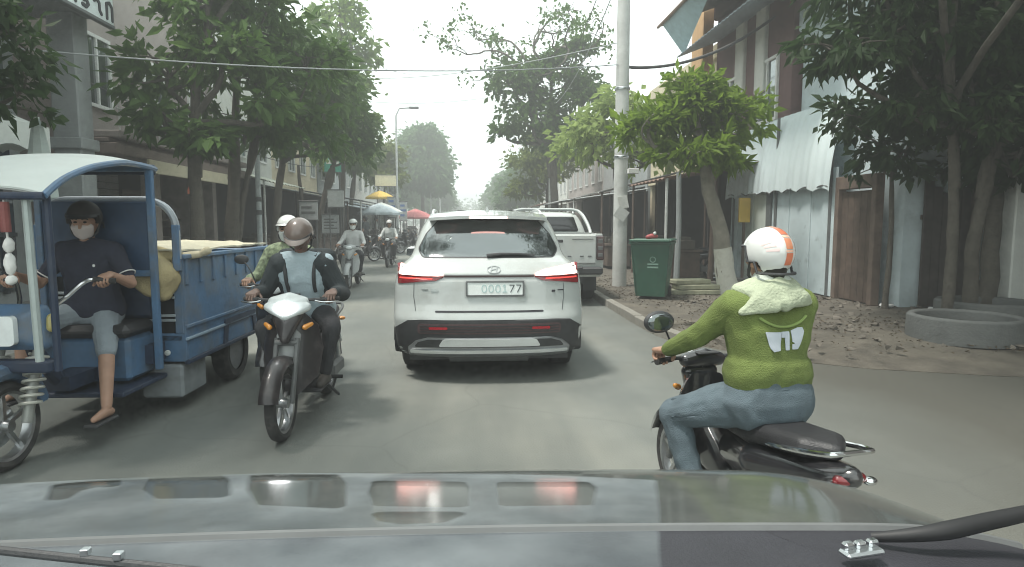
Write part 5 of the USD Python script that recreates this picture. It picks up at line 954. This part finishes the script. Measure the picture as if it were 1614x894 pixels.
# white tarpaulin with scalloped hem hung along the shopfront
T = thing('tarpaulin', 'white scalloped tarpaulin hung along the shopfront right of the leaning tree', 'tarpaulin', (7.0, 0, 0)); V = []
for i, y in enumerate(np.linspace(11.7, 16.6, 120)):
    for t in np.linspace(0, 1, 10): z1_ = 2.22+.07*abs(math.sin((y-11.7)*PI/.62)); V.append((-.18+.30*(1-t)**2+.018*math.sin(y*9)*t+.012*math.sin(y*23), y, 3.95-.03*(y-14)**2*.4+(z1_-3.95)*t))
obj('sheet', grid(V, 120, 10, .008), M('tarpaulin_white', (.60, .68, .69), .65, var=.05, scale=1.2, dirt=((.42, .49, .50), 1.2, .55, .4)), T, 60)
obj('hem_rope', tube([(-.17, y, 2.215+.07*abs(math.sin((y-11.7)*PI/.62))) for y in np.linspace(11.7, 16.6, 120)], .014, 5), grey_plastic, T)
for y in (11.9, 14.1, 16.4): obj('support_post', cyl((-.05, y, .12), (-.05, y, 3.9), .035, 8), grey_plastic, T)
T = thing('wall_panels', 'pale blue board fence with dark stains under the white tarpaulin', 'fence', (6.98, 0, .12))
pbm = M('panel_pale_blue', (.50, .58, .60), .75, var=.1, scale=2, dirt=((.10, .12, .12), 2.2, .58, .75)); pbm2 = M('panel_pale_green', (.52, .57, .52), .75, var=.12, scale=2, dirt=((.12, .12, .11), 2, .58, .6))
for k in range(11): y = 11.75+k*.44; obj('panel', bx(-.02+.012*(k % 2), .03+.012*(k % 2), y+.006, y+.434, .02, 2.5, .006), pbm2 if k in (6, 7, 8) else pbm, T, False)
obj('dark_gap_post', bx(-.06, .0, 14.30, 14.52, 0, 2.5, .01), M('post_dark', (.10, .11, .11), .8), T, False)
T = thing('yellow_post', 'short yellow painted board standing by the pale fence above the white helmet', 'post', (6.75, 15.3, .12)); obj('post', bx(-.03, .03, -.03, .03, .0, 1.5, .01), wood, T, False); obj('panel', bx(-.14, .14, -.04, .04, 1.45, 2.05, .01), M('yellow_paint', (.62, .42, .08), .6), T, False); obj('post_foot', bx(-.2, .2, -.1, .1, 0, .08, .01), grey_plastic, T, False)
T = thing('wooden_door', 'dark brown plank doorway under the leaf canopy, right of the white tarpaulin', 'door', (7.05, 11.15, .12)); 
for k in range(5): obj('plank', bx(-.03, .02, -.48+k*.19, -.30+k*.19, .02, 2.02, .006), wood, T, False)
obj('door_frame', [bx(-.10, .06, -.62, -.5, 0, 2.3, .01), bx(-.10, .06, .49, .61, 0, 2.3, .01), bx(-.10, .06, -.5, .49, 2.06, 2.3, .01)], M('frame_brown', (.13, .095, .075), .7, var=.3), T, False)
stall('dark stall under a rusty tin roof behind the green bin', -1, 4.6, 7.3, 14.9, 18.2, 2.5, 2.95, M('roof_rust'), seed=21)
stall('dark stall with a grey tin roof farther behind the concrete pole', -1, 3.9, 7.3, 19.0, 24.4, 2.35, 3.2, tin, seed=22)
stall('low stall with a pale canvas roof beyond the pickup cab', -1, 3.6, 7.2, 25.4, 31, 2.3, 2.8, grey_awn, seed=23)
stall('small far stall with a red-brown roof on the right', -1, 3.8, 7.2, 32, 40, 2.4, 3.0, tin_rust, seed=24)
for lb, x, y in (('grey timber prop post left of the leaning tree', 4.85, 14.6), ('second dark timber prop post close to the leaning tree', 5.55, 14.3)):
    T = thing('timber_post', lb, 'post', (x, y, .12)); obj('post', tube([(0, 0, 0), (.03, 0, 1.3), (0, 0, 2.6)], [.075, .065, .06], 8), wall_grey if 'grey' in lb else wood, T); obj('base_block', bx(-.14, .14, -.14, .14, 0, .10, .02), kerbm, T)
for i, (lb, x, y, z) in enumerate((('lowest stone slab of the pile left of the whitewashed trunk', 4.55, 12.6, 0), ('middle stone slab of the pile left of the whitewashed trunk', 4.62, 12.65, .10), ('top stone slab of the pile left of the whitewashed trunk', 4.52, 12.75, .20))):
    T = thing('stone_slab', lb, 'slab', (x, y, .12+z), .1*i); obj('slab', jitter(bx(-.48+.04*i, .48-.05*i, -.20, .20, 0, .09, .015).subdivide(), .008, 5, i), M('mossy_slab', (.30, .30, .21), .9, var=.2, scale=5), T, False)
ringm = M('planter_concrete', (.115, .12, .115), .85, var=.2, scale=5, bump=.4, bscale=30, dirt=((.07, .07, .065), 2.5, .5, .7)); soil_or_shade = M('soil_dark', (.06, .052, .045), .95, var=.4, scale=12, bump=.8, bscale=30)
for lb, x, y, r_ in (('nearer round concrete planter ring at the right edge', 6.25, 7.55, .62), ('farther round concrete planter ring behind the first at the right edge', 7.75, 8.95, .66)):
    T = thing('planter_ring', lb, 'planter', (x, y, .12)); obj('ring', jitter(lathe([(r_-.09, .02), (r_-.09, .26), (r_-.06, .29), (r_-.01, .29), (r_+.02, .26), (r_+.02, -.02)], 40), .006, 6), ringm, T, 50); obj('soil_or_shade', jitter(lathe([(.001, .14), (r_*.5, .15), (r_-.085, .12)], 30), .03, 6), soil_or_shade, T, 60)

# parked motorbikes: one built, the rest placed copies
PB = scooter('parked dark motorbike nearest in the row before the left stalls', (-4.55, 25.6, .0), -1.2, black_gloss, group='motorbikes parked before the left stalls', mirrors=True)
for i, (x, y, a, lb) in enumerate([(-4.4, 27.0, -1.0, 'second parked motorbike in the row before the left stalls'), (-4.5, 28.3, -1.3, 'third parked motorbike in the row before the left stalls'), (-4.3, 30.2, -.9, 'parked motorbike under the pale blue parasol'), (-4.2, 32.0, -1.2, 'parked motorbike just past the pale blue parasol'),
        (-3.7, 33.6, -.5, 'parked motorbike beside the left edge of the white car, nearer one'), (-3.5, 35.2, -.7, 'parked motorbike beside the left edge of the white car, farther one'), (-3.8, 37.5, -.9, 'parked motorbike by the upright banners'), (-3.9, 40, -1.1, 'parked motorbike below the tall street lamp'), (3.6, 21, 1.1, 'parked motorbike on the right hidden behind the pickup'), (5.6, 15.6, 1.4, 'parked motorbike in the dark stall behind the green bin')]):
    dup(PB, (x, y, .12 if x < -5 or x > 2.7 else 0), a, lb, 'parked motorbikes')
for lb, x, y, rt_, sm, tr in (('standing shopper in a dark shirt at the left stalls', -5.0, 31.2, 1.2, d_cloth, pants_dk), ('standing shopper in a pale shirt by the red parasol', -4.7, 47, -.8, M('white_shirt'), M('blue_jeans')), ('stall keeper in a grey shirt under the nearest blue and white tarpaulin', -5.6, 38.6, -1.4, M('grey_shirt'), pants_dk)):
    person((x, y, .12), rt_, lb, 'people at the market stalls', hip=(0, 0, .93), lean=.02, hands=((-.27, .06, .84), (.27, .06, .84)), feet=((-.10, .0, .09), (.10, .03, .09)), shirt=sm, trousers=tr, sleeve=.4, shoes=M('dark_shoe'), det=.04, knees_out=.1, grip=False)

# ---------------------------------------------------------------- trees
bark = M('bark', (.085, .075, .06), .9, var=.3, scale=6, bump=.8, bscale=25); bark_pale = M('bark_pale', (.23, .21, .17), .9, var=.25, scale=5, bump=.6, bscale=25); lime = M('limewash', (.58, .57, .50), .85, var=.12, scale=5, dirt=((.25, .22, .17), 5, .52, .6))
lf_dark = leaf_mat('leaves_dark', (.035, .065, .022), (.085, .14, .04), (.24, .32, .08)); lf_mid = leaf_mat('leaves_mid', (.07, .13, .03), (.20, .31, .07), (.40, .51, .14)); lf_light = leaf_mat('leaves_light', (.15, .23, .03), (.32, .43, .07), (.52, .60, .14), .6)
lf_olive = leaf_mat('leaves_olive', (.13, .17, .035), (.29, .33, .065), (.46, .48, .12)); lf_far = leaf_mat('leaves_far', (.10, .18, .07), (.19, .30, .11), (.31, .43, .16)); lf_pale = leaf_mat('leaves_pale', (.26, .34, .11), (.42, .52, .20), (.60, .68, .34), .55)
def leafmesh(c, axis, ln, wd, rs, fold=.25):
    n = len(c); ax = axis/np.maximum(np.linalg.norm(axis, axis=1, keepdims=True), 1e-6); t = rs.normal(size=(n, 3)); t[:, 2] += .6; sd = np.cross(ax, t); sd /= np.maximum(np.linalg.norm(sd, axis=1, keepdims=True), 1e-6); up = np.cross(sd, ax)
    ln = ln[:, None]; wd = wd[:, None]; V = np.stack([c, c+ax*ln*.45+sd*wd+up*wd*fold, c+ax*ln-up*ln*.12, c+ax*ln*.45-sd*wd+up*wd*fold], 1).reshape(-1, 3); i = np.arange(n)*4
    return trimesh.Trimesh(V, np.vstack([np.c_[i, i+1, i+2], np.c_[i, i+2, i+3]]), process=False)
def tree(label, base, crowns, lf, trunks, leaf=(.17, .05), dens=1.0, seed=0, bk=None, name='street_tree', group=None, droop=.45, twigs=1.0, big=0, white=0, per=21, limbs=True, spread=.125):
    """crowns: (centre, radii) relative to the base; trunks: list of (points, r0, r1) relative to the base."""
    T = thing(name, label, 'tree', base, 0, group); rs = np.random.default_rng(seed); bk = bk or bark; tips = []
    for pts, r0, r1 in trunks:
        p = curve(pts, 14); rr = np.linspace(r0, r1, 14); rr[0] *= 1.25; w = np.cumsum(rs.normal(size=p.shape)*r0*.07, 0); w[:, 2] = 0; w[0] = 0; obj('trunk', jitter(tube(p+w, rr, 10), r0*.2, 4, seed), bk, T, 60); tips.append((p[-1], p[-5], r1))
        if white: q = p[p[:, 2] < white]; q = q if len(q) > 1 else p[:2]; obj('limewash_band', tube(q+w[:len(q)], rr[:len(q)]*1.07, 12), lime, T, 60)
    C, A, tw = [], [], []
    for c, rd in crowns:
        c, rd = A3(*c), A3(*rd); vol = rd[0]*rd[1]*rd[2]; n = int(max(14, 30*dens*vol**.62))
        d = rs.normal(size=(n, 3)); d /= np.linalg.norm(d, axis=1, keepdims=True); d[:, 2] = np.where(d[:, 2] < -.55, -d[:, 2]*.6, d[:, 2]); q = c+d*rd*(.35+.60*rs.random(n)**.7)[:, None]
        tip, tb, r1 = min(tips, key=lambda t: np.linalg.norm(t[0][:2]-c[:2])+.3*np.linalg.norm(t[0]-c))
        if limbs:
            fork = c-A3(0, 0, rd[2]*.35); mid = (tip+fork)/2+rs.normal(size=3)*.12; tw.append(tube(curve([tb, tip, mid, fork, c+A3(0, 0, rd[2]*.3)], 10), np.linspace(r1*1.0, r1*.35, 10), 7))
            for k in range(int(min(n, 13)*twigs)): e = q[k]; s_ = c+(rs.random()-.6)*A3(0, 0, rd[2]*.7); tw.append(tube(curve([s_, (s_+e)/2+rs.normal(size=3)*.10*rd.mean()+A3(0, 0, .08), e], 6), np.linspace(r1*.36, .008, 6), 5))
        for k in range(n):
            m = int(per*rs.uniform(.5, 1.4)); g = q[k]+rs.normal(size=(m, 3))*rd*spread*rs.uniform(.7, 1.25); C.append(g); a = (g-q[k])*2.2/rd.mean()+(q[k]-c)*.5/rd.mean()+rs.normal(size=(m, 3))*.45; a[:, 2] -= droop; A.append(a)
    C, A = np.vstack(C), np.vstack(A); n = len(C); ln = leaf[0]*rs.uniform(.45, 1.55, n); wd = leaf[1]*rs.uniform(.7, 1.3, n)
    if tw: obj('limbs', tw, bk, T, 60)
    keep = np.ones(n, bool)
    if big:
        w = C+np.array(base); dist = np.linalg.norm(w-A3(*EYE), axis=1); k = np.argsort(dist)[:big*3:3]; keep[k] = False
        for i in k: obj('leaf', leafmesh(C[i:i+1], A[i:i+1], ln[i:i+1]*1.25, wd[i:i+1]*1.3, np.random.default_rng(int(i))), lf, T, False)
    obj('crown', leafmesh(C[keep], A[keep], ln[keep], wd[keep], rs), lf, T, False)
    return T
Z = lambda *p: [A3(*q) for q in p]
# left row
tree('dark leafy tree at the top left corner over the white tent', (-5.75, 7.3, .1), [((.75, -.1, 3.45), (.60, .8, .7)), ((-.5, .0, 4.1), (.8, 1.0, .8)), ((.45, .2, 2.9), (.6, .7, .45)), ((-.5, .3, 3.6), (.9, .9, .9)), ((.6, -2.6, 6.2), (2.2, 2.2, 1.0)), ((1.8, -4.6, 6.6), (2.2, 2.2, 1.0))], lf_dark, [(Z((0, 0, 0), (.1, 0, 1.4), (.25, 0, 2.8)), .13, .08)], (.16, .042), 1.5, 1, big=90)  # the last overhead crowns are unseen, put in to darken the road at left
tree('leafy tree with a dark trunk nearest behind the cargo bed on the left', (-5.35, 12.9, .1), [((-.45, .2, 4.3), (.95, 1.1, .85)), ((.6, 0, 4.6), (1.1, 1.1, .9)), ((.35, .1, 5.7), (1.2, 1.3, .9)), ((1.2, .3, 3.6), (.8, .8, .6)), ((-.35, -.3, 3.35), (.85, .8, .5)), ((.3, -.3, 3.0), (.6, .6, .4)), ((.9, .2, 6.5), (1.2, 1.2, .9))], lf_mid, [(Z((0, 0, 0), (.05, 0, 1.8), (.02, .1, 3.4)), .15, .10)], (.27, .07), .72, 2, big=60)
tree('leafy tree with a thicker trunk just right of the nearest left one', (-5.45, 14.8, .1), [((.9, .1, 4.5), (1.3, 1.2, 1.0)), ((.4, .3, 6.0), (1.6, 1.5, 1.2)), ((1.8, .2, 5.0), (1.1, 1.1, .9)), ((.5, -.2, 3.4), (1.0, 1.0, .6)), ((1.7, -.1, 3.6), (.9, .9, .6)), ((1.2, 0, 7.0), (1.2, 1.2, .8))], lf_mid, [(Z((0, 0, 0), (.1, 0, 1.8), (.2, .1, 3.5)), .18, .11), (Z((.1, .1, .6), (.35, .1, 2), (.7, .1, 3.4)), .08, .05)], (.27, .07), .68, 3)
tree('green street tree behind the slim metal pole', (-5.9, 19.6, .1), [((.4, 0, 4.2), (1.4, 1.4, 1.0)), ((1.1, .2, 5.6), (1.7, 1.6, 1.3)), ((.2, .4, 6.8), (1.6, 1.6, 1.0)), ((1.3, -.2, 3.7), (1.0, 1.1, .7)), ((1.7, 0, 4.9), (.8, 1.0, .7))], lf_mid, [(Z((0, 0, 0), (.1, 0, 1.6), (.3, .1, 3.2)), .15, .09)], (.28, .075), .66, 4)
tree('tree with forked dark limbs over the left stalls', (-5.9, 24.6, .1), [((.4, 0, 5.0), (1.6, 1.6, 1.1)), ((1.2, .2, 4.3), (1.2, 1.3, 1.0)), ((1.4, .1, 5.6), (.9, 1.0, .8)), ((.8, .2, 6.4), (1.5, 1.5, 1.0)), ((.2, 0, 7.6), (1.4, 1.4, .9))], lf_mid, [(Z((0, 0, 0), (.3, 0, 1.8), (.8, .1, 3.6)), .14, .07), (Z((0, 0, .5), (-.35, 0, 2), (-.5, .1, 3.6)), .09, .05)], (.29, .08), .66, 5)
tree('taller yellow-green tree reaching toward the white sky on the left', (-6.2, 31, .1), [((.2, 0, 7.6), (1.6, 1.6, 1.2)), ((.7, .2, 9.4), (1.4, 1.5, 1.1)), ((.2, .3, 11.0), (1.5, 1.4, 1.0)), ((1.2, 0, 6.2), (1.0, 1.1, .6)), ((.2, 0, 5.0), (1.7, 1.6, 1.1))], leaf_mat('leaves_spring', (.14, .22, .045), (.29, .39, .085), (.46, .55, .16), .5), [(Z((0, 0, 0), (.1, 0, 3), (.4, .1, 6.5)), .2, .1)], (.30, .10), .75, 6)
tree('bluish green tree above the blue and white tarpaulins', (-7.0, 38, .1), [((.2, 0, 5.0), (1.8, 1.8, 1.4)), ((.5, .2, 6.6), (1.6, 1.8, 1.2)), ((-.4, 0, 8.0), (1.5, 1.6, 1.0))], lf_mid, [(Z((0, 0, 0), (.1, 0, 2), (.3, .1, 4)), .17, .09)], (.33, .10), .72, 7)
tree('small yellowish tree above the yellow parasol', (-6.6, 49, .1), [((.3, 0, 5.0), (1.8, 1.7, 1.3)), ((.6, .2, 6.6), (1.4, 1.4, 1.0))], lf_olive, [(Z((0, 0, 0), (.1, 0, 2), (.2, .1, 4)), .15, .08)], (.34, .12), .9, 8)
tree('big rounded dark tree at the far end left of the sky gap', (-5.4, 72, .1), [((0, 0, 7.5), (3.6, 3.4, 3.0)), ((.4, 0, 10.2), (2.6, 2.6, 1.9)), ((-1.6, .3, 6.2), (2.2, 2.2, 1.8)), ((1.6, 0, 5.4), (1.9, 2.0, 1.5))], lf_far, [(Z((0, 0, 0), (.2, 0, 2.5), (.2, .1, 5.4)), .3, .18)], (.48, .16), .8, 9, per=36)
FT = tree('far green tree beyond the big rounded one on the left', (-6.4, 98, .1), [((0, 0, 5.4), (3.4, 3.4, 2.6)), ((.6, 0, 7.4), (2.4, 2.4, 1.5)), ((1.6, 0, 4.2), (2.2, 2.2, 1.5))], lf_far, [(Z((0, 0, 0), (.1, 0, 2), (.1, .1, 4)), .25, .15)], (.55, .2), .75, 10, per=30)
for i, (x, y, r_, lb) in enumerate([(-6.6, 118, 1., 'far left tree, third from the end of the street'), (-6.4, 142, 2., 'far left tree, second from the end of the street'), (-6, 172, 3., 'far left tree closest to the vanishing point'), (6.6, 92, 4., 'far right tree, fourth from the end of the street'), (6.0, 112, .5, 'far right tree, third from the end of the street'), (6.4, 138, 1.5, 'far right tree, second from the end of the street'), (6.2, 170, 2.6, 'far right tree closest to the vanishing point'), (-10, 86, 2.2, 'far tree set back behind the big rounded one'), (9.5, 78, 5, 'far tree set back behind the far pale house on the right')]): dup(FT, (x, y, .1), r_, lb, 'far street trees')
obj('distant_trees', leafmesh(*(lambda r, n: ((np.c_[r.uniform(-60, 60, n), r.uniform(215, 250, n), 5.5*np.abs(r.normal(size=n))**.6]), r.normal(size=(n, 3)), np.full(n, 1.1), np.full(n, .45), r))(np.random.default_rng(5), 9000)), lf_far, None, False, label='far mass of trees closing the end of the street', cat='trees', kind='stuff')
# right row
tree('olive-yellow tree on the right beyond the white car roof', (4.9, 38, .1), [((-.9, 0, 4.6), (1.9, 1.9, 1.5)), ((.6, .2, 5.2), (1.8, 1.8, 1.4)), ((-.3, 0, 6.4), (1.6, 1.6, 1.0)), ((-1.6, 0, 3.4), (1.2, 1.2, .8))], lf_olive, [(Z((0, 0, 0), (-.1, 0, 1.6), (-.2, .1, 3.6)), .18, .1)], (.32, .10), .75, 11)
tree('round-headed dark tree on the right near the end of the street', (5.4, 62, .1), [((-.6, 0, 4.6), (2.4, 2.4, 2.0)), ((.8, 0, 6.2), (2.4, 2.4, 1.7)), ((-1.4, 0, 3.4), (1.5, 1.6, 1.0))], lf_far, [(Z((0, 0, 0), (-.1, 0, 1.6), (-.1, .1, 3.6)), .22, .12)], (.44, .15), .8, 12, per=30)
tt = tree('tall tree with bare twisted top branches above the pickup', (4.2, 30.5, .1), [((-2.0, 0, 7.9), (1.5, 1.5, 1.2)), ((-.3, .2, 8.6), (1.7, 1.7, 1.2)), ((-1.2, 0, 6.4), (1.6, 1.6, 1.3)), ((1.2, 0, 7.4), (1.5, 1.6, 1.2)), ((.2, 0, 5.4), (1.7, 1.7, 1.1)), ((-2.4, 0, 5.6), (.9, .9, .6)), ((.9, 0, 9.6), (1.2, 1.2, .5))], lf_mid, [(Z((0, 0, 0), (-.2, 0, 2.4), (-.4, .1, 5.2)), .24, .15)], (.29, .09), .8, 13)
rs_ = np.random.default_rng(31); tw = []; tips = []
def wander(p, d, L, r, depth):
    pts = [p]; 
    for k in range(7): d = d+rs_.normal(size=3)*.34; d[2] += .03; d /= np.linalg.norm(d); pts.append(pts[-1]+d*L/7)
    tw.append(tube(curve(pts, 12), np.linspace(r, r*.35, 12), 6)); tips.append(pts[-1])
    if depth:
        for k in (3, 5, 7): wander(pts[k], d+rs_.normal(size=3)*.9, L*.62, r*.5, depth-1)
for dx, dz, L_ in ((-1.5, .9, 3.4), (-.6, 1.3, 3.2), (.2, 1.2, 3.0), (.9, .9, 2.8), (-2.2, .5, 3.2)): wander(A3(-.6, 0, 8.4), A3(dx, -.2, dz), L_, .09, 2)
obj('bare_branches', tw, bark, tt, 60)
tp = np.array(tips); tc = np.repeat(tp[rs_.random(len(tp)) < .8], 20, 0); tc = tc+rs_.normal(size=tc.shape)*.22; obj('top_leaves', leafmesh(tc, rs_.normal(size=tc.shape)-A3(0, 0, .4), np.full(len(tc), .22), np.full(len(tc), .075), rs_), lf_mid, tt, False)
tree('pale sunlit tree behind the concrete pole', (5.2, 20.6, .1), [((-1.2, 0, 4.0), (1.5, 1.4, 1.0)), ((-.2, .2, 4.9), (1.5, 1.4, 1.0)), ((.5, .1, 3.6), (1.2, 1.2, .8))], lf_pale, [(Z((0, 0, 0), (-.2, 0, 1.6), (-.4, .1, 3.2)), .13, .08)], (.27, .085), .85, 14)
tree('light green tree with a leaning whitewashed trunk beside the bin', (5.3, 12.6, .12), [((-1.65, .3, 3.3), (.8, .9, .6)), ((-.8, .2, 3.65), (.95, 1.0, .7)), ((-.1, .1, 3.45), (.75, .9, .6)), ((-1.05, -.2, 2.75), (.8, .8, .4)), ((-.4, -.2, 2.75), (.55, .8, .4)), ((-.9, .1, 4.1), (.7, .7, .42))], lf_light, [(Z((0, 0, 0), (-.18, 0, 1.1), (-.50, .1, 2.3), (-.6, .1, 3.0)), .20, .10)], (.22, .052), 2.0, 15, bark_pale, white=.95, big=110, droop=.25)
tree('big dark drooping tree over the right pavement, trunk beside the dark door', (6.9, 8.7, .12), [((-1.7, -.1, 3.75), (.75, .9, .5)), ((-.8, 0, 4.05), (1.1, 1.1, .8)), ((.3, .2, 3.7), (1.1, 1.1, .9)), ((1.3, .1, 3.3), (1.0, 1.0, 1.0)), ((.15, -.2, 2.8), (.75, .8, .45)), ((.9, 0, 2.3), (.7, .8, .55)), ((-1.1, .2, 4.9), (1.1, 1.2, .7)), ((.6, .2, 4.9), (1.5, 1.3, .8)), ((-.75, -.1, 3.0), (.75, .7, .28)), ((-1.2, -1.8, 6.4), (2.2, 2.0, .9)), ((-1.4, -4.6, 6.5), (2.4, 2.4, .9)), ((1.6, -3.2, 6.0), (2.2, 2.6, 1.2)), ((-3.4, -3.4, 7.2), (1.9, 2.4, .8))], lf_dark, [(Z((0, 0, 0), (.05, 0, 1.3), (-.05, .05, 2.8)), .085, .06), (Z((.55, .2, 0), (.5, .2, 1.2), (.7, .1, 2.6)), .11, .07)], (.21, .05), 1.45, 16, droop=.75, big=150)  # last, highest crowns hang out of view, added to shade the right of the road
tree('second dark tree at the right edge behind the planter rings', (8.15, 9.5, .12), [((.0, 0, 3.4), (1.2, 1.1, 1.0)), ((.9, 0, 2.6), (1.0, 1.0, .9)), ((-.3, .1, 4.6), (1.4, 1.2, .9)), ((1.4, .2, 4.3), (1.3, 1.2, 1.1)), ((.2, 0, 2.2), (.8, .8, .5))], lf_dark, [(Z((0, 0, 0), (.08, 0, 1.2), (.0, .05, 2.6)), .14, .09)], (.21, .055), 1.6, 17, droop=.7)
T = thing('plank_fence', 'dark plank fence between the pale shop corner and the brown shophouse', 'fence', (7.62, 10.25, .12))
for k in range(6): obj('plank', bx(k*.165, k*.165+.155, -.02+.01*(k % 2), .02+.01*(k % 2), .02, 2.15-.10*(k % 3), .006), M('fence_dark', (.055, .045, .04), .8, var=.3, scale=5), T, False)
obj('fence_rail', bx(0, .98, .03, .07, 1.5, 1.58), wood, T, False)
tree('slim dark sapling in front of the brown doorway', (7.0, 10.2, .12), [((-.1, 0, 2.5), (.6, .6, .5)), ((-.4, .1, 3.1), (.7, .7, .6)), ((.3, 0, 3.2), (.6, .6, .6))], lf_dark, [(Z((0, 0, 0), (.03, 0, 1.0), (.0, .02, 2.2)), .05, .035)], (.19, .05), 1.5, 18, droop=.6)

# ---------------------------------------------------------------- haze
HAZE = .0058
hz = usdkit.material(stage, '/World/Looks/haze_air', {'v': ('principled_volume', {'color': (.97, .99, .985), 'density': HAZE, 'anisotropy': .2})}, [], volume='v.volume')
obj('haze', bx(-330, 330, -70, 640, -1.3, 17.5), hz, None, False, label='thin pale haze filling the street', cat='haze', kind='stuff')
